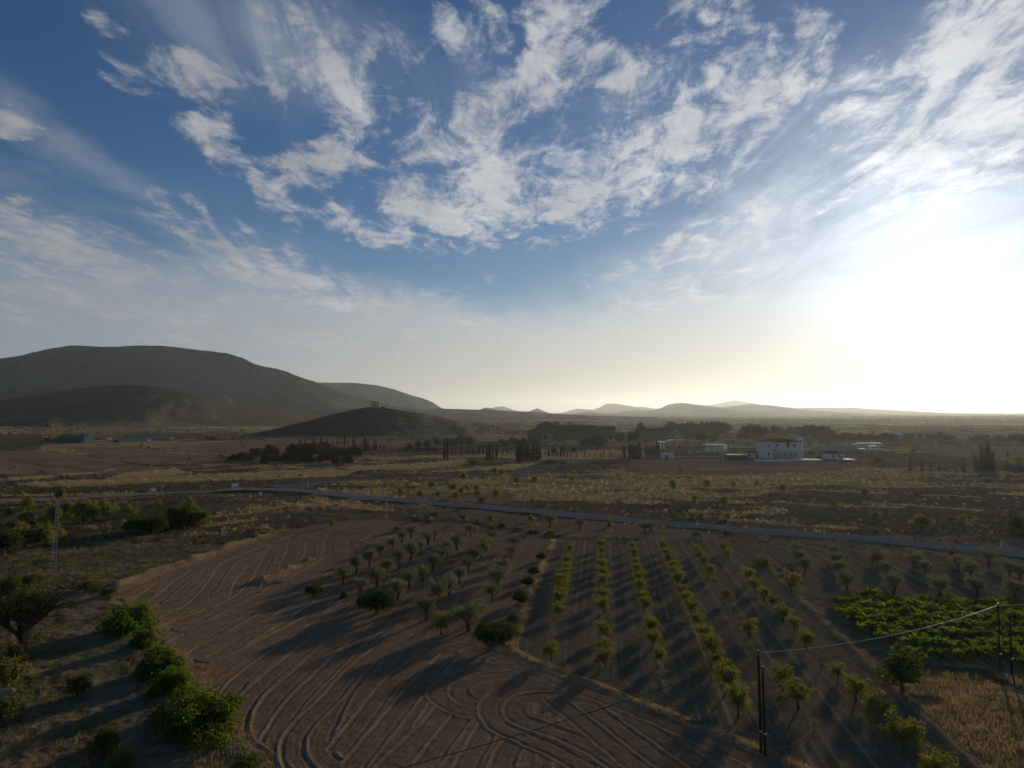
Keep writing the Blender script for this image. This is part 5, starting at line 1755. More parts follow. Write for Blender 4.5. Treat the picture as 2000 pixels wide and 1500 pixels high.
xs_, ys_ = zip(*[along(STRIP, 2200, 0.24, 1), along(VERGE, 900, 0.7, 2), along(BANK1, 500, 0.5, 3), along(BANK2, 300, 0.4, 4), along(EDGE_R, 700, 0.3, 5), along(ROAD, 1800, 4.6, 6)])
x, y = np.concatenate(xs_), np.concatenate(ys_)
k = (dist_line(x, y, ROAD) > 3.8) & (y > 30)
x, y = x[k], y[k]
blades("dry_grass", x, y, rng.uniform(0.12, 0.36, len(x)), 12, 0.016, STRAW, "straw-coloured grass along paths and banks", 3)
px0 = np.array(STRAW_FIELD)
r = np.random.default_rng(12)
x = r.uniform(px0[:, 0].min(), px0[:, 0].max(), 13000); y = r.uniform(36, px0[:, 1].max(), 13000)
k = in_poly(x, y, STRAW_FIELD) & (fbm(x * .3, y * .3, 74, 3) > 0.40)
x2, y2 = x[k][::3], y[k][::3]
blades("green_grass", x2 + 0.3, y2 + 0.2, rng.uniform(0.12, 0.4, len(x2)), 10, 0.018, WEED, "greener grass mixed into the straw field", 15, 0.25)
blades("straw_grass", x[k], y[k], rng.uniform(0.15, 0.5, k.sum()), 12, 0.016, STRAW, "tall dry grass beside the vineyard", 5, 0.2)


def left_fn(x, y):
    zz = zones(x, y)
    t = zz['_plough'] | zz['_orch'] | zz['_olv'] | zz['_vin']
    return np.where(t | (zz['pale'] > 0.25) | (x > -8), 0.0, 0.25 + sstep(fbm(x * 0.2, y * 0.2, 75, 3), 0.4, 0.6))


x, y = scatter(15000, 36, 138, left_fn, 21)
blades("rough_grass", x, y, rng.uniform(0.12, 0.38, len(x)), 9, 0.018, STRAW, "rough dry grass on the verge side", 6, 0.25)
x, y = scatter(20000, 36, 138, left_fn, 22)
blades("green_weeds", x, y, rng.uniform(0.12, 0.4, len(x)), 9, 0.025, WEED, "green weeds among the dry grass", 7, 0.25)
x, y = scatter(2200, 38, 130, lambda x, y: (in_poly(x, y, ORCHARD) | in_poly(x, y, PLOUGH)) * 0.6, 23)
blades("field_weeds", x, y, rng.uniform(0.08, 0.22, len(x)), 5, 0.03, WEED, "small weeds in the tilled soil", 8, 0.2)


# ------------------------------------------------------------------ buildings
WHITE = plain("white_render", (0.62, 0.60, 0.58), 0.8, 0.10, 0.8, spec=0.2)
STONE = plain("old_stone", (0.155, 0.130, 0.105), 0.95, 0.30, 1.2, bump=0.5, spec=0.1)
STONE_P = plain("pale_stone", (0.26, 0.22, 0.175), 0.95, 0.25, 1.2, bump=0.5, spec=0.1)
TILE = plain("clay_tile", (0.150, 0.085, 0.060), 0.9, 0.35, 1.5, bump=0.4, spec=0.1)
TILE_D = plain("dark_tile", (0.085, 0.058, 0.048), 0.9, 0.3, 1.5, bump=0.4, spec=0.1)
DARKWIN = plain("window_dark", (0.025, 0.028, 0.032), 0.25, 0.1, 1.0, spec=0.5)
FRAME = plain("frame_paint", (0.30, 0.27, 0.24), 0.7, 0.1, 2.0)
TEAL = plain("teal_sheet", (0.060, 0.120, 0.120), 0.7, 0.15, 0.6)
SHEET = plain("pale_sheet", (0.40, 0.46, 0.50), 0.55, 0.15, 0.4, spec=0.4)
SHINY = plain("bright_sheet", (0.75, 0.75, 0.74), 0.22, 0.06, 0.8, spec=0.9)
BROWN = plain("brown_cladding", (0.075, 0.055, 0.045), 0.8, 0.2, 1.0)
METAL = plain("grey_metal", (0.33, 0.34, 0.34), 0.5, 0.15, 2.0, metallic=0.3)
CONCRETE = plain("concrete", (0.36, 0.35, 0.31), 0.9, 0.15, 2.0, bump=0.2)
WOOD = plain("dark_pole_wood", (0.030, 0.024, 0.020), 0.85, 0.3, 4.0, spec=0.2)
CABLE = plain("cable_sheath", (0.36, 0.34, 0.30), 0.55, 0.15, 3.0, spec=0.4)
WIRE = plain("thin_wire", (0.10, 0.095, 0.085), 0.6, 0.1, 3.0)
GLASSY = plain("glass_dark", (0.03, 0.035, 0.04), 0.12, 0.05, 1.0, spec=0.7)
FILM = plain("plastic_film", (0.17, 0.21, 0.245), 0.6, 0.15, 0.4, spec=0.2)
RUBBER = plain("rubber", (0.02, 0.02, 0.02), 0.9, 0.1, 2.0)
SIGNW = plain("sign_face", (0.66, 0.68, 0.70), 0.5, 0.05, 2.0)
REDP = plain("red_band", (0.35, 0.04, 0.03), 0.6, 0.05, 2.0)
ROCK = plain("field_rock", (0.24, 0.205, 0.175), 0.95, 0.3, 2.0, bump=0.6)


class Site:
    """Local metres for a building whose foot shows at a pixel: X(px) along its front, Z(py) up its front."""
    def __init__(self, px, py):
        self.x, self.y, self.z = ground(px, py)
        self.px, self.py = px, py
        self.s = self.y / FOC

    def X(self, px): return (px - self.px) * self.s
    def Z(self, py): return (self.py - py) * self.s
    def loc(self): return (self.x, self.y, self.z)


def window(parent, x, z, w, h, y=0.0, name="window", sill=True):
    f = MB().box(x - w / 2 - .1, x + w / 2 + .1, y - 0.07, y - 0.004, z - h / 2 - .1, z + h / 2 + .1).build(name, FRAME, parent)
    MB().box(x - w / 2, x + w / 2, y - 0.10, y - 0.072, z - h / 2, z + h / 2).build("pane", DARKWIN, f)
    return f


def hut(px, py, wpx, hpx, depth, label, cat, name, roof='hip', rpx=5, wall=None, tile=None, wins=(), over=0.4, door=None):
    st = Site(px, py)
    t = thing(name, label, cat, st.loc())
    w, h, rh = wpx * st.s / 2, hpx * st.s, rpx * st.s
    MB().box(-w, w, 0, depth, -1.5, h).build("wall", wall or WHITE, t)
    o = over
    r = MB()
    if roof == 'hip':
        a, b = (-w - o, -o), (w + o, depth + o)
        k = min(w, depth / 2) * 0.9
        p = [(a[0], a[1], h), (b[0], a[1], h), (b[0], b[1], h), (a[0], b[1], h), (-w + k, depth / 2, h + rh), (w - k, depth / 2, h + rh)]
        r.v += p
        r.f += [(0, 1, 5, 4), (1, 2, 5), (2, 3, 4, 5), (3, 0, 4), (3, 2, 1, 0)]
    elif roof == 'gable':            # ridge along the front
        r.v += [(-w - o, -o, h), (w + o, -o, h), (w + o, depth + o, h), (-w - o, depth + o, h), (-w - o, depth / 2, h + rh), (w + o, depth / 2, h + rh)]
        r.f += [(0, 1, 5, 4), (2, 3, 4, 5), (1, 2, 5), (3, 0, 4), (3, 2, 1, 0)]
    elif roof == 'front':            # gable towards the viewer
        r.prism([(-w - o, h), (w + o, h), (0, h + rh)], -o, depth + o)
    else:
        r.box(-w - .12, w + .12, -.12, depth + .12, h + .002, h + max(rh, .18))
    r.build("roof", tile or TILE, t)
    for (wx, wz, ww, wh) in wins:
        window(t, wx * st.s, wz * st.s, ww * st.s, wh * st.s)
    if door:
        wx, ww, wh = door
        MB().box((wx - ww / 2) * st.s, (wx + ww / 2) * st.s, -.06, -.004, 0, wh * st.s).build("door", BROWN, t)
    return t, st


# ---- the white villa
st = Site(1532, 896)
t = thing("villa", "white two-storey villa with gabled roof, upper terrace and arched ground floor", "villa", st.loc())
s = st.s
X, Z = st.X, st.Z
MB().box(X(1493), X(1511), 0, 12, -1.5, Z(863)).build("wall", WHITE, t)
MB().box(X(1511) + .003, X(1564), 2.4, 12, -1.5, Z(864)).build("wall", WHITE, t)
MB().box(X(1564) + .003, X(1574), 3.0, 10, -1.5, Z(855.5)).build("tower", WHITE, t)
MB().box(X(1563.4), X(1574.6), 2.9, 10.1, Z(855.5) + .003, Z(854.8)).build("tower_cap", WHITE, t)
MB().prism([(X(1490), Z(863.4)), (X(1490), Z(864.1)), (X(1566), Z(864.4)), (X(1566), Z(863.6)), (X(1541.5), Z(857.3)), (X(1512), Z(861.5))], 1.4, 12.6).build("roof", TILE_D, t)
MB().box(X(1492), X(1513), -.5, 1.4, Z(863.4), Z(862.5)).build("eave", TILE_D, t)
sl = MB().box(X(1511) + .003, X(1581), -1.8, 2.4, Z(881), Z(879.2)).build("terrace", WHITE, t)
MB().box(X(1511) + .003, X(1580), -1.7, -1.45, Z(879.2) + .003, Z(875.8)).build("parapet", WHITE, t)
MB().box(X(1502), X(1581), -1.9, -1.802, Z(880.6), Z(879.6)).build("terrace_edge", TILE_D, t)
edges = [1511.2, 1516.5, 1518.2, 1527.8, 1529.6, 1538.5, 1540.6, 1551.2, 1553, 1562, 1566.5]
for k in range(0, len(edges) - 1):
    a, b = edges[k], edges[k + 1]
    if k % 2 == 1:
        MB().box(X(a), X(b), -1.6, -1.2, -1.5, Z(881) - .003).build("pier", WHITE, t)
    else:
        # arched head over each opening
        n, pts = 8, []
        xa, xb, zt, zs = X(a), X(b), Z(881) - .003, Z(886)
        out = [(xa, zt), (xb, zt)] + [((xa + xb) / 2 + (xb - xa) / 2 * math.cos(math.pi * q / n), zs + (Z(882) - zs) * math.sin(math.pi * q / n)) for q in range(n + 1)]
        MB().prism(out, -1.58, -1.22).build("arch", WHITE, t)
        window(t, (xa + xb) / 2, Z(889), (xb - xa) * .62, 10 * s, 2.4, "french_window")
for px, py, w, h in ((1543, 870, 5.5, 8.5), (1522, 871, 4, 6), (1556, 871, 4, 6)):
    window(t, X(px), Z(py), w * s, h * s, 2.4)
window(t, X(1502), Z(871), 3 * s, 5 * s, 0)
window(t, X(1502), Z(887), 3 * s, 5 * s, 0)
window(t, X(1569), Z(863), 2.5 * s, 4 * s, 3.0)
MB().box(X(1546), X(1548), 6, 7, Z(858.5), Z(855)).build("chimney", WHITE, t)

# villa garden walls and outbuildings
def low_wall(px0, px1, py, hpx, label, mat, name="garden_wall", th=0.3):
    sw = Site((px0 + px1) / 2, py)
    tt = thing(name, label, "wall", sw.loc())
    MB().box(sw.X(px0), sw.X(px1), 0, th, -.8, hpx * sw.s).build("wall", mat, tt)
    MB().box(sw.X(px0) - .05, sw.X(px1) + .05, -.05, th + .05, hpx * sw.s + .003, hpx * sw.s + .12).build("coping", WHITE, tt)
    return tt


low_wall(1474, 1549, 902, 4.5, "long pale retaining wall under the villa", WHITE)
low_wall(1610, 1674, 881, 11, "tall plain pale wall beside the long parked vehicle", CONCRETE)
low_wall(1424, 1491, 874, 1.6, "thin white boundary wall behind the villa shed", WHITE)
low_wall(1320, 1423, 893, 1.2, "low pale wall along the yard by the white cabin", CONCRETE)
for px0, px1, py, lab in ((1550, 1607, 900.5, "gleaming pool cover before the villa"), (1646, 1672, 900, "gleaming pool cover before the hip-roofed house")):
    sw = Site((px0 + px1) / 2, py)
    tt = thing("pool_cover", lab, "pool cover", sw.loc())
    MB().box(sw.X(px0), sw.X(px1), 0, 7, -.5, 0.55).build("rim", WHITE, tt)
    MB().box(sw.X(px0) + .3, sw.X(px1) - .3, .3, 6.7, .553, 0.75).build("cover", SHINY, tt)
hut(1470, 894, 33, 9, 7, "white outbuilding with low hip roof beside the villa", "outbuilding", "outbuilding", 'hip', 4.5, tile=TILE_D, door=(8, 6, 7), wins=((-6, 5, 4, 4),))
hut(1442, 899.5, 39, 10, 6, "dark brown shed with pale flat roof before the villa outbuilding", "shed", "shed", 'flat', 1.5, wall=BROWN, tile=SHEET, door=(10, 5, 8))
hut(1635, 897, 30, 10, 8, "small white house with brown hip roof between the pool covers", "house", "house", 'hip', 6, tile=TILE_D, wins=((-7, 6, 4, 4), (4, 6, 3, 4)), door=(9, 3, 7))
hut(1306, 896, 22, 9.5, 5, "plain white cabin at the farm yard entrance", "cabin", "cabin", 'flat', 1, tile=WHITE, door=(-4, 4, 7))
hut(1766, 856, 36, 7, 12, "blue-grey house with low roof among the far trees", "house", "house", 'gable', 4, wall=SHEET, tile=METAL, wins=((-10, 4, 3, 3), (-3, 4, 3, 3), (4, 4, 3, 3), (11, 4, 3, 3)))
hut(1980, 860, 18, 5, 9, "small grey house with gable between the far trees", "house", "house", 'front', 4, wall=SHEET, tile=METAL, wins=((0, 2.5, 3, 2),))
hut(1997, 921, 32, 10, 6, "low green-grey shed under the bright green tree", "shed", "shed", 'flat', 1.2, wall=TEAL, tile=TEAL, door=(-6, 5, 8))

# ---- old winery with gable and long wings
st = Site(1069, 859)
X, Z, s = st.X, st.Z, st.s
t = thing("winery", "old brown stone winery with a broad gabled front and a lean-to", "winery", st.loc())
MB().prism([(X(1050), -1.5), (X(1088), -1.5), (X(1088), Z(831.5)), (X(1069), Z(823.5)), (X(1050), Z(832.5))], 0, 26).build("wall", STONE, t)
r = MB()
for a, b in (((1048, 833.2), (1069, 823.2)), ((1090, 832.2), (1069, 823.2))):
    r.v_i = len(r.v)
    r.prism([(X(a[0]), Z(a[1])), (X(b[0]), Z(b[1])), (X(b[0]), Z(b[1]) + .45), (X(a[0]), Z(a[1]) + .45)], -.7, 26.5)
r.build("roof", TILE, t)
MB().prism([(X(1030), -1.5), (X(1049.9), -1.5), (X(1049.9), Z(837.4)), (X(1030), Z(843.4))], 1, 20).build("lean_to", STONE, t)
MB().prism([(X(1029), Z(843.5)), (X(1049.9), Z(837.2)), (X(1049.9), Z(836.6)), (X(1029), Z(842.7))], .5, 20.5).build("lean_to_roof", TILE, t)
MB().box(X(1059.5), X(1079.5), -.5, -.004, 0, Z(846.3)).build("porch_wall", STONE_P, t)
MB().box(X(1058.5), X(1080.5), -.9, -.004, Z(846.2), Z(844.8)).build("porch_lintel", TILE_D, t)
MB().box(X(1062), X(1069), -.58, -.504, 0, Z(849)).build("door", BROWN, t)
window(t, X(1068.5), Z(829.6), 4 * s, 3 * s)
window(t, X(1069), Z(839.5), 2.2 * s, 3 * s)

st2 = Site(1130, 858)
X, Z, s = st2.X, st2.Z, st2.s
t = thing("winery_wing", "long low stone wing with dark tiled roofs beside the gabled winery", "farm building", st2.loc())
MB().box(X(1089), X(1166), 6, 18, -1.5, Z(836.5)).build("wall", STONE, t)
MB().prism([(X(1089), 0), (X(1166), 0), (X(1166), .01), (X(1089), .01)], 0, .01).build("footing", STONE, t)
r = MB()
r.v += [(X(1088), 5.5, Z(836.2)), (X(1167), 5.5, Z(836.2)), (X(1167), 12, Z(831)), (X(1088), 12, Z(831)), (X(1167), 18.5, Z(836.2)), (X(1088), 18.5, Z(836.2))]
r.f += [(0, 1, 2, 3), (3, 2, 4, 5), (0, 3, 5), (1, 4, 2), (0, 5, 4, 1)]
r.build("roof", TILE_D, t)
MB().box(X(1088), X(1146), 0, 5.9, -1.5, Z(845.5)).build("front_range", STONE, t)
r = MB()
r.v += [(X(1087.5), -.4, Z(845.6)), (X(1147), -.4, Z(845.6)), (X(1147), 5.99, Z(841.5)), (X(1087.5), 5.99, Z(841.5)), (X(1087.5), 5.99, Z(845.6)), (X(1147), 5.99, Z(845.6))]
r.f += [(0, 1, 2, 3), (0, 3, 4), (1, 5, 2), (0, 4, 5, 1), (3, 2, 5, 4)]
r.build("front_roof", TILE, t)
for px in (1100, 1106.8, 1127, 1136, 1147):
    window(t, X(px), Z(838.2), 2 * s, 2.4 * s, 6)
window(t, X(1098.5), Z(848.5), 2 * s, 2.5 * s, 0)
hut(1184, 858, 36, 20, 14, "stone barn joining the winery wing behind tall trees", "barn", "barn", 'gable', 5, wall=STONE, tile=TILE_D, wins=((-6, 13, 2, 2.5),), door=(8, 5, 8))
hut(1087, 842, 13, 15, 8, "little red-tiled house showing over the winery roof", "house", "house", 'hip', 4, wall=STONE_P, tile=TILE, wins=((3, 11, 2, 2),))
t, sb = hut(1279, 860, 64, 18, 14, "long brown stone barn behind the yard cypresses", "barn", "barn", 'gable', 6, wall=STONE, tile=TILE_D, wins=((13, 13, 1.6, 3),))
window(t, -8 * sb.s, 8 * sb.s, 1.8 * sb.s, 5 * sb.s)

# yard: glazed kiosk, canopies, pavilion
st = Site(1292, 878)
s = st.s
t = thing("glass_kiosk", "small glazed kiosk glinting beside the yard cypresses", "kiosk", st.loc())
MB().box(-9 * s, 9 * s, 0, 5, -1, 3 * s).build("base", CONCRETE, t)
for k in range(7):
    xx = (-9 + 3 * k) * s
    MB().box(xx - .08, xx + .08, -.05, .1, 3 * s + .002, 14 * s).build("post", SHINY, t)
for k in range(6):
    MB().box((-9 + 3 * k) * s + .1, (-6 + 3 * k) * s - .1, .02, .06, 3 * s + .002, 13.8 * s).build("pane", GLASSY if k % 2 else SHINY, t)
MB().box(-9.4 * s, 9.4 * s, -.3, 5.3, 14 * s + .002, 15.2 * s).build("roof", SHINY, t)
for px, py, w, top, lab, m in ((1322, 864, 34, 10, "pinkish pale canopy roof over the yard", STONE_P), (1328, 869, 40, 8, "blue-white canopy roof in front of the pinkish one", SHEET)):
    st = Site(px, py)
    s = st.s
    t = thing("canopy", lab, "canopy", st.loc())
    w2 = w / 2 * s
    MB().prism([(-w2, top * s), (-w2 * .5, (top + 2) * s), (0, top * s), (w2 * .5, (top + 2) * s), (w2, top * s), (w2, top * s + .3), (w2 * .5, (top + 2) * s + .3), (0, top * s + .3), (-w2 * .5, (top + 2) * s + .3), (-w2, top * s + .3)], 0, 9).build("roof", m, t)
    for xx in (-w2 + .2, 0, w2 - .2):
        for yy in (.3, 8.7):
            MB().tube([(xx, yy, -.5), (xx, yy, top * s)], .12, 6).build("post", METAL, t)
st = Site(1400, 883)
s = st.s
t = thing("pavilion", "white open pavilion with slender posts beyond the white cabin", "pavilion", st.loc())
MB().box(-20 * s, 20 * s, 0, 7, -1, .25).build("floor", CONCRETE, t)
for k in range(9):
    xx = (-19 + 4.75 * k) * s
    MB().box(xx - .15, xx + .15, .1, .4, .252, 13 * s).build("post", WHITE, t)
for k in range(8):
    MB().box((-18.2 + 4.75 * k) * s, (-15.2 + 4.75 * k) * s, 3, 3.1, .252, 12 * s).build("panel", SHEET, t)
MB().box(-20.5 * s, 20.5 * s, -.3, 7.3, 13 * s + .002, 14.4 * s).build("roof", METAL, t)
MB().box(13 * s, 20 * s, -.6, -.304, 5 * s, 14 * s).build("bright_end_panel", SHINY, t)  # bright sheet over one end of the pavilion front
for k, (px, py, w) in enumerate(((1347, 884.5, 4), (1364, 883, 6), (1378, 881, 7), (1390, 882, 3))):
    st = Site(px, py)
    tt = thing("stone_bench", f"small white garden bench before the pavilion, {nth(k + 1)} from the white cabin", "bench", st.loc(), 0, "white garden benches")
    MB().box(-w / 2 * st.s, w / 2 * st.s, 0, .6, .32, .5).build("seat", SHINY, tt)
    for q in (-.38, .38):
        MB().box(q * w * st.s - .12, q * w * st.s + .12, .1, .5, -.2, .318).build("leg", WHITE, tt)

# long coach and van behind the villa
st = Site(1700, 874)
s = st.s
t = thing("long_trailer", "long grey-white trailer with four roof vents beyond the tall pale wall", "trailer", st.loc())
L = 23 * s
MB().box(-L, L, 0, 3, 1.1, 8.6 * s).build("body", SHEET, t)
MB().box(-L + .4, L - .4, -.03, -.002, 4.6 * s, 6.4 * s).build("window_band", GLASSY, t)
MB().box(-L - 3.2, -L - .05, .2, 2.8, .8, 6.8 * s).build("cab", SHEET, t)
MB().box(-L - 3.26, -L - 3.202, .4, 2.6, 1.9, 5.8 * s).build("windscreen", GLASSY, t)
for k in range(4):
    MB().box((-15 + 10 * k) * s - .5, (-15 + 10 * k) * s + .5, 1, 2, 8.6 * s + .003, 9.6 * s).build("roof_vent", SHINY, t)
def wheel(parent, x, y, r, w=.3):
    b = MB()
    b.tube([(x, y - w / 2, r), (x, y + w / 2, r)], r, 14)
    o = b.build("wheel", RUBBER, parent)
    MB().tube([(x, y - w / 2 - .02, r), (x, y - w / 2 - .002, r)], r * .55, 12).build("rim", METAL, o)
for xx in (-L - 2.4, -L + 2, L - 2.2, L - 3.4):
    wheel(t, xx, .2, .5)
    wheel(t, xx, 2.8, .5)


def van(px, py, wpx, label, mat, name="parked_van", cat="van", rot=0.0):
    st = Site(px, py)
    L = wpx * st.s
    k = L / 5.0
    t = thing(name, label, cat, st.loc(), rot)
    body = [(-2.5, .4), (2.4, .4), (2.5, .9), (2.35, 1.15), (1.55, 1.25), (1.0, 1.95), (.6, 2.1), (-2.4, 2.1), (-2.5, 1.9)]
    MB().prism([(x * k, z * k) for x, z in body], 0, 1.9 * k).build("body", mat, t)
    MB().prism([(x * k, z * k) for x, z in ((1.62, 1.27), (1.56, 1.32), (1.05, 1.93), (1.09, 1.95))], .12 * k, 1.78 * k).build("windscreen", GLASSY, t)
    for a, b in ((-2.2, -1.0), (-.85, .25), (.4, 1.05)):
        MB().box(a * k, b * k, -.02, -.002, 1.3 * k, 1.85 * k).build("window", GLASSY, t)
    for xx in (-1.6, 1.6):
        for yy in (.1, 1.8):
            wheel(t, xx * k, yy * k, .36 * k, .22 * k)
    for yy in (.25, 1.65):
        MB().box(2.45 * k, 2.52 * k, (yy - .15) * k, (yy + .15) * k, .75 * k, .95 * k).build("headlight", SHINY, t)
    return t


van(1712, 881, 24, "silver van gleaming in the sun before the long trailer", SHINY)
van(1688, 883, 16, "darker car parked beside the silver van", METAL, "parked_car", "car")
van(1653, 870, 11, "pale car half hidden behind the tall pale wall", SHEET, "parked_car", "car")

CASTLE_ST = plain("castle_stone", (0.46, 0.39, 0.33), 0.95, 0.2, 0.8, bump=0.3, spec=0.1)
# ---- castle on its hill
cx = (735 - 1000) / FOC * 806
xs, crest, D, fr, sk, bs = CASTLE
cz = float(np.interp(cx, xs, crest))
s = 806 / FOC
t = thing("castle", "small pale square castle with battlements on the hilltop", "castle", (cx, 803, cz - 1.2))
MB().box(-8 * s, 7 * s, 0, 8, -2, 11 * s).build("curtain_wall", CASTLE_ST, t)
MB().box(-7 * s, 1.5 * s, 1, 7, 11 * s + .003, 14.2 * s).build("keep", CASTLE_ST, t)
for k in range(5):
    MB().box((-8 + 3.2 * k) * s, (-6.4 + 3.2 * k) * s, 0, .8, 11 * s + .004, 12.3 * s).build("merlon", CASTLE_ST, t)
for k in range(3):
    MB().box((-6.8 + 3.1 * k) * s, (-5.2 + 3.1 * k) * s, 1, 1.8, 14.2 * s + .004, 15.2 * s).build("merlon", CASTLE_ST, t)
MB().box(6 * s, 8.2 * s, -.6, 1.6, -2, 12.2 * s).build("corner_turret", WHITE, t)  # white colour stands in for the sunlit side of this turret
MB().box(-8.8 * s, -7 * s, -.6, 1.6, -2, 12.0 * s).build("corner_turret", CASTLE_ST, t)
for xx in (-5, -1, 3):
    MB().box(xx * s - .35, xx * s + .35, -.05, -.004, 5.5 * s, 7.5 * s).build("window", DARKWIN, t)
for k, (px, hp, kd) in enumerate(((714, 5, 'cypress'), (718, 2.5, 'bank'), (723, 2.5, 'bank'), (746, 4, 'broad'), (752, 4, 'broad'))):
    xx = (px - 1000) / FOC * 800
    lab = ("slim cypress beside the castle", "low bush between cypress and castle", "low bush against the castle wall", "round tree by the castle turret", "second round tree past the castle turret")[k]
    nm = {'cypress': 'cypress', 'bank': 'bush', 'broad': 'tree'}[kd]
    plant(kd, xx, 800, hp * s + 1, lab, nm, nm, None, 1.2, float(np.interp(xx, xs, crest)) - 1)

# ---- farm by the long hill
hut(137, 865, 53, 11, 14, "long teal-grey farm shed with a low roof", "farm shed", "farm_shed", 'gable', 5, wall=TEAL, tile=TEAL, door=(14, 7, 8))
for px, py, w, lab in ((190, 859, 38, "pale blue plastic tunnel next to the teal shed"), (262, 862, 50, "grey-blue plastic tunnel past the yellow poplar"), (308, 858, 46, "last flat plastic tunnel toward the castle hill")):
    st = Site(px, py)
    s = st.s
    t = thing("greenhouse_tunnel", lab, "greenhouse", st.loc())
    w2 = w / 2 * s
    n = 7
    pr = [(4.2 * math.cos(math.pi * k / n), 1.9 * math.sin(math.pi * k / n)) for k in range(n + 1)]
    b = MB()
    for (py_, pz) in pr:
        b.v += [(-w2, 4.2 + py_, pz - .1), (w2, 4.2 + py_, pz - .1)]
    for k in range(n):
        b.f.append((2 * k, 2 * k + 1, 2 * k + 3, 2 * k + 2))
    b.f += [tuple(2 * k for k in range(n + 1)), tuple(2 * k + 1 for k in range(n + 1))[::-1]]
    b.build("cover", FILM, t)
    for q in np.linspace(-w2 + .1, w2 - .1, 7):
        MB().tube([(q, 4.2 + a * 1.01, c * 1.01 - .1) for a, c in pr], .06, 4, cap=False).build("hoop", METAL, t)
    MB().box(-w2 - .06, -w2 - .004, 3.4, 5.0, 0, 1.6).build("door", METAL, t)


def pole(px, py, top, label, r=.14, mat=None, name="utility_pole", arm=True):
    st = Site(px, py)
    h = (py - top) * st.s
    t = thing(name, label, "pole", st.loc())
    MB().tube([(0, 0, -.6), (0, 0, h)], [r, r * .7], 8).build("shaft", mat or CONCRETE, t)
    if arm:
        MB().box(-1.1, 1.1, -.06, .06, h - .5, h - .36).build("crossarm", METAL, t)
        for q in (-1, 0, 1):
            MB().tube([(q, 0, h - .36), (q, 0, h - .1)], .05, 6).build("insulator", SHEET, t)
    return t


pole(84.5, 867, 845, "thin pale pole at the end of the teal shed hedge", .3)
pole(1901, 905, 870, "thin pole before the big conifer pair", .16, WOOD)
pole(1960, 880, 864, "thin pole on the far road by the thin conifer", .2, WOOD)
# far white houses
for k, (px, py, w, h, lab) in enumerate(((1132, 819, 8, 1.6, "tiny white farm on the far plain over the winery wing"), (1172, 822, 5, 1.8, "tiny white house on the far plain past the winery wing"), (1434, 828, 5, 2, "tiny white house over the pine belt"),
                                         (1819, 839, 11, 2.2, "low white farm range on the golden ridge"), (1830, 837, 5, 4, "white farmhouse at the end of the low range on the ridge"), (1807, 836, 4, 2, "small white shed on the golden ridge"), (1684, 829, 4, 3.5, "bright white house on top of the golden ridge"))):
    x, y = plane_pt(px, py)
    z = 0.0
    if px > 1600:
        y = 1180.0 if px > 1700 else 1430.0
        x = (px - 1000) / FOC * y
        z = EYE - (py - 805) / FOC * y
    s = y / FOC
    tt = thing("far_house", lab, "house", (x, y, z))
    MB().box(-w / 2 * s, w / 2 * s, 0, 6, -6, h * .65 * s).build("wall", WHITE, tt)
    MB().prism([(-w / 2 * s - .3, h * .65 * s), (w / 2 * s + .3, h * .65 * s), (w / 2 * s + .3, h * .72 * s), (0, h * s), (-w / 2 * s - .3, h * .72 * s)], -.3, 6.3).build("roof", SHINY if k > 2 else TILE, tt)

# ------------------------------------------------------------------ pylon, poles and cables
PYLON = plain("pylon_concrete", (0.46, 0.46, 0.37), 0.9, 0.12, 2.0, bump=0.2)
x, y, z = ground(104.5, 1126)
s = y / FOC
H = (1126 - 981) * s * 1.0
t = thing("pylon", "pale ladder-like concrete pylon with a forked top", "pylon", (x, y, z), R(8))
lean = 0.30
wt, wb = 0.16, 0.32
for sg in (-1, 1):
    MB().tube([(sg * wb, 0, -.5), (sg * wt + lean, 0, H)], [.09, .065], 4).build("leg", PYLON, t)
for k in range(21):
    f = (k + .6) / 21
    w = wb + (wt - wb) * f
    MB().box(lean * f - w, lean * f + w, -.045, .045, f * H - .05, f * H + .05).build("rung", PYLON, t)
    if k < 13:
        MB().box(lean * f - w - .42, lean * f - w - .075, -.03, .03, f * H + .10, f * H + .16).build("step_bolt", METAL, t)
for sg in (-1, 1):
    MB().tube([(lean + sg * .14, 0, H), (lean + sg * .85, 0, H + 1.1)], [.06, .045], 5).build("fork_arm", PYLON, t)
    MB().tube([(lean + sg * .85, 0, H + 1.1), (lean + sg * .85, 0, H + 1.32)], .05, 6).build("insulator", SHEET, t)
MB().tube([(lean - .85, 0, H + 1.1), (lean - 1.25, .1, H + 1.2), (lean - 1.75, .2, H + .95)], .03, 4).build("jumper_wire", WIRE, t)


def wood_pole(px, py, top, label, lean=0.0):
    st = Site(px, py)
    h = (py - top) * st.s * 1.06
    t = thing("wooden_pole", label, "pole", st.loc())
    n = 9
    MB().tube([(lean * k / n, 0, -.5 + (h + .5) * k / n) for k in range(n + 1)], [.110 - .004 * k for k in range(n + 1)], 10, True).build("shaft", WOOD, t, True)
    MB().tube([(lean, 0, h + .003), (lean, 0, h + .05)], [.10, .05], 10).build("cap", METAL, t)
    MB().tube([(lean, -.14, h - .25), (lean, .14, h - .25)], .03, 6).build("hook_bolt", METAL, t)
    MB().box(lean * .3 - .13, lean * .3 + .13, -.135, -.1, 1.6, 1.75).build("strap", METAL, t)
    return t, Vector((st.x + lean, st.y, st.z + h - .15))


_, A = wood_pole(1487, 1473, 1289, "taller dark pole carrying the twisted cable at the end of the grassy path", -0.12)
_, A2 = wood_pole(1495, 1478, 1318, "shorter dark pole standing against the taller one on the path", -0.12)
_, B = wood_pole(1953, 1311, 1190, "taller dark pole among the vines holding the pale cable", 0.02)
_, B2 = wood_pole(1977, 1321, 1207, "shorter dark pole just past the taller one in the vines", -0.06)


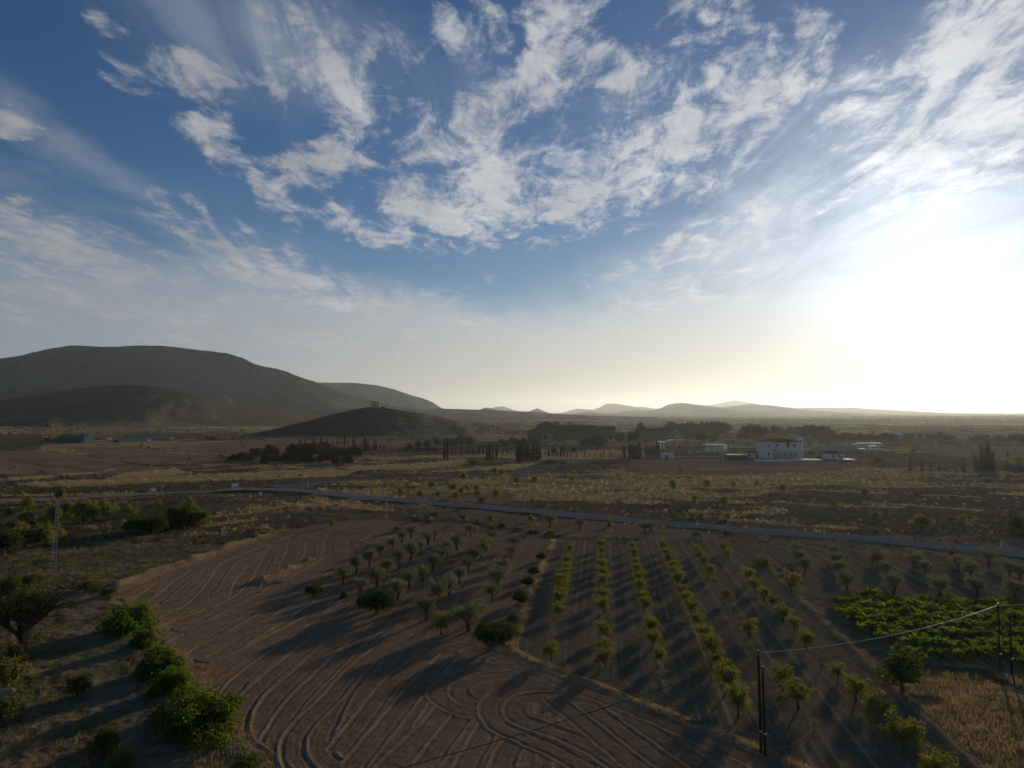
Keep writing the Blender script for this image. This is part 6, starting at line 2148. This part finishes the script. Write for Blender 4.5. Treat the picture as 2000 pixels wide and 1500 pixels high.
def cable(a, b, sag, r, label, mat, strands=2, name="cable"):
    n = 60
    t = thing(name, label, "cable", tuple(a))
    P = [a.lerp(b, k / n) - Vector((0, 0, sag * 4 * (k / n) * (1 - k / n))) - a for k in range(n + 1)]
    if strands == 1:
        MB().tube(P, r, 5).build("conductor", mat, t)
        return t
    ln = (b - a).length
    for q in range(strands):
        m = MB()
        pts = []
        NN = n * 6
        for k in range(NN + 1):
            f = k / NN
            i = min(int(f * n), n - 1)
            p = P[i].lerp(P[i + 1], f * n - i)
            w = 2 * math.pi * (f * ln / 1.1 + q / strands)
            pts.append(p + Vector((math.cos(w) * r * .9, 0, math.sin(w) * r * .9)))
        m.tube(pts, r, 5)
        m.build("conductor", mat, t)
    return t


cable(A, B, 0.75, .020, "twisted pale cable hanging between the two taller poles", CABLE, 2)
far = Vector((B.x + 26, B.y + 4, B.z + .9))
cable(B, far, .35, .020, "twisted pale cable running on beyond the vineyard pole", CABLE, 2)
ex, ey = plane_pt(640, 1550, 3.0)
cable(A, Vector((ex, ey, 3.4)), .5, .020, "dark cable running from the taller path pole down across the furrows", WIRE, 2)
cable(B2 - Vector((0, 0, .1)), A2, .55, .012, "thin wire between the two shorter poles", WIRE, 1, "wire")

# ------------------------------------------------------------------ road furniture
def sign(px, py, w, h, post, label, name="road_sign", n=1, arrow=False):
    st = Site(px, py)
    t = thing(name, label, "road sign", st.loc())
    for q in (-.38, .38):
        MB().tube([(q * w, 0.03, -.3), (q * w, 0.03, post + h)], .05, 6).build("post", METAL, t)
    for k in range(n):
        z0 = post + k * (h / n) + .02
        hh = h / n - .05
        o = [(-w / 2, z0), (w / 2, z0), (w / 2 + (.3 if arrow else 0), z0 + hh / 2), (w / 2, z0 + hh), (-w / 2, z0 + hh)]
        MB().prism(o, -.05, -.025).build("panel", SIGNW, t)
    return t


sign(300, 965, 1.5, .75, .9, "low white direction board on the verge of the mountain end of the road", n=1)
sign(458.5, 957, 2.0, 1.1, 1.0, "wide white direction boards on two posts by the junction", n=2, arrow=True)
st = Site(508, 968)
t = thing("meter_box", "little white meter box on the near road verge at the junction", "box", st.loc())
MB().box(-.4, .4, 0, .35, -.1, .85).build("cabinet", WHITE, t)
MB().box(-.46, .46, -.06, .41, .853, .93).build("lid", WHITE, t)
MB().box(-.32, .32, -.03, -.004, .08, .75).build("door", SIGNW, t)


def marker(px, py, h, label, red=False):
    st = Site(px, py)
    t = thing("marker_post", label, "post", st.loc())
    MB().tube([(0, 0, -.2), (0, 0, h)], [.11, .10], 8).build("shaft", SIGNW, t)
    MB().tube([(0, 0, h * .70), (0, 0, h * .84)], .118, 8).build("band", REDP if red else RUBBER, t)


for px, py, h, lab, rd in ((601, 953, 1.9, "white post with red band at the fork of the side road", True), (672, 960, 1.4, "slim white post inside the road fork", False), (720, 968, 1.5, "white post on the fork island, toward the almonds", False), (1025, 981, 1.5, "white marker post in the straw over the road", False),
                           (1362, 1027, 1.1, "white marker post at the road edge opposite the fourth almond row", False), (1956, 1068, 1.1, "white marker post at the road edge near the vineyard", False)):
    marker(px, py, h, lab, rd)

# stones
import bmesh
def stone_mesh(seed):
    r = random.Random(seed)
    bm = bmesh.new()
    bmesh.ops.create_icosphere(bm, subdivisions=2, radius=1)
    for v in bm.verts:
        n = 1 + .28 * (vnoise(np.array([v.co.x * 1.6 + seed]), np.array([v.co.y * 1.6 + v.co.z * 1.3]), seed)[0] - .5) * 2
        v.co *= n
        v.co.z *= .7
    m = bpy.data.meshes.new("stone")
    bm.to_mesh(m)
    bm.free()
    m.materials.append(ROCK)
    return m


SM_ = [stone_mesh(k) for k in range(4)]
STONES = [(527, 1142, .3), (533, 1140, .4), (538, 1139, .5), (544, 1140, .35), (549, 1138, .3), (505, 1158, .3), (706, 1081, .25), (578, 1015, .7), (560, 1018, .5), (655, 988, .8), (500, 1022, .6), (8, 1358, .7), (16, 1370, .5), (5, 1378, .6)]
SLAB = ["dark little stone at the start of the rubble by the low bank", "second stone of the rubble by the low bank", "largest pale stone of the rubble by the low bank", "stone just past the largest in the rubble", "end stone of the rubble by the low bank", "single stone below the rubble", "small stone at the tip of the low bank",
        "pale boulder on the rough slope under the road", "smaller boulder beside the pale one on the rough slope", "long pale rock on the slope by the road", "grey rock above the earth bank", "orange-lit rock on the bank by the light green bush", "second rock down the bank by the light green bush", "lowest rock on the bank by the dark bush"]
for k, ((px, py, r_), lab) in enumerate(zip(STONES, SLAB)):
    x, y, z = ground(px, py)
    o = obj("stone", SM_[k % 4], None, None, (x, y, z + r_ * .25))
    o.scale = (r_ * random.uniform(.8, 1.3), r_ * random.uniform(.7, 1.0), r_ * .8)
    o.rotation_euler = (0, 0, random.uniform(0, 6))
    tag(o, lab, "stone", "stones on the slopes")

# two birds far up in the air
for px, py, d, lab in ((155, 561, 260, "dark bird speck high over the mountain"), (684, 729, 300, "dark bird speck above the castle hill")):
    v = px_dir(px, py) * d
    b = MB()
    b.v += [(0, .22, 0), (0, -.22, .02), (.3, .02, .12), (.8, -.1, .02), (.28, -.14, .1), (-.3, .02, .12), (-.8, -.1, .02), (-.28, -.14, .1), (0, 0, .07), (0, 0, -.07)]
    b.f += [(0, 2, 8), (2, 3, 4), (2, 4, 8), (4, 1, 8), (0, 8, 5), (5, 7, 6), (5, 8, 7), (7, 8, 1), (0, 9, 1, 8)]
    o = b.build("bird", RUBBER, None, False, (v.x, v.y, v.z + EYE))
    o.rotation_euler = (0.2, 0.25, 0.6)
    tag(o, lab, "bird")


# ------------------------------------------------------------------ air
def build_haze():
    m, n, out = new_mat("haze_air")
    pv = n.node('ShaderNodeVolumePrincipled')
    pv.inputs['Color'].default_value = (0.74, 0.87, 1.0, 1)
    pv.inputs['Density'].default_value = 0.5e-4
    pv.inputs['Anisotropy'].default_value = 0.52
    n.link(pv.outputs[0], out.inputs['Volume'])
    o = MB().box(-18500, 18500, -3000, 24500, -4.0, 430.0).build("haze", m)
    o['kind'] = 'stuff'
    o['label'] = "pale morning haze over the plain"


build_haze()
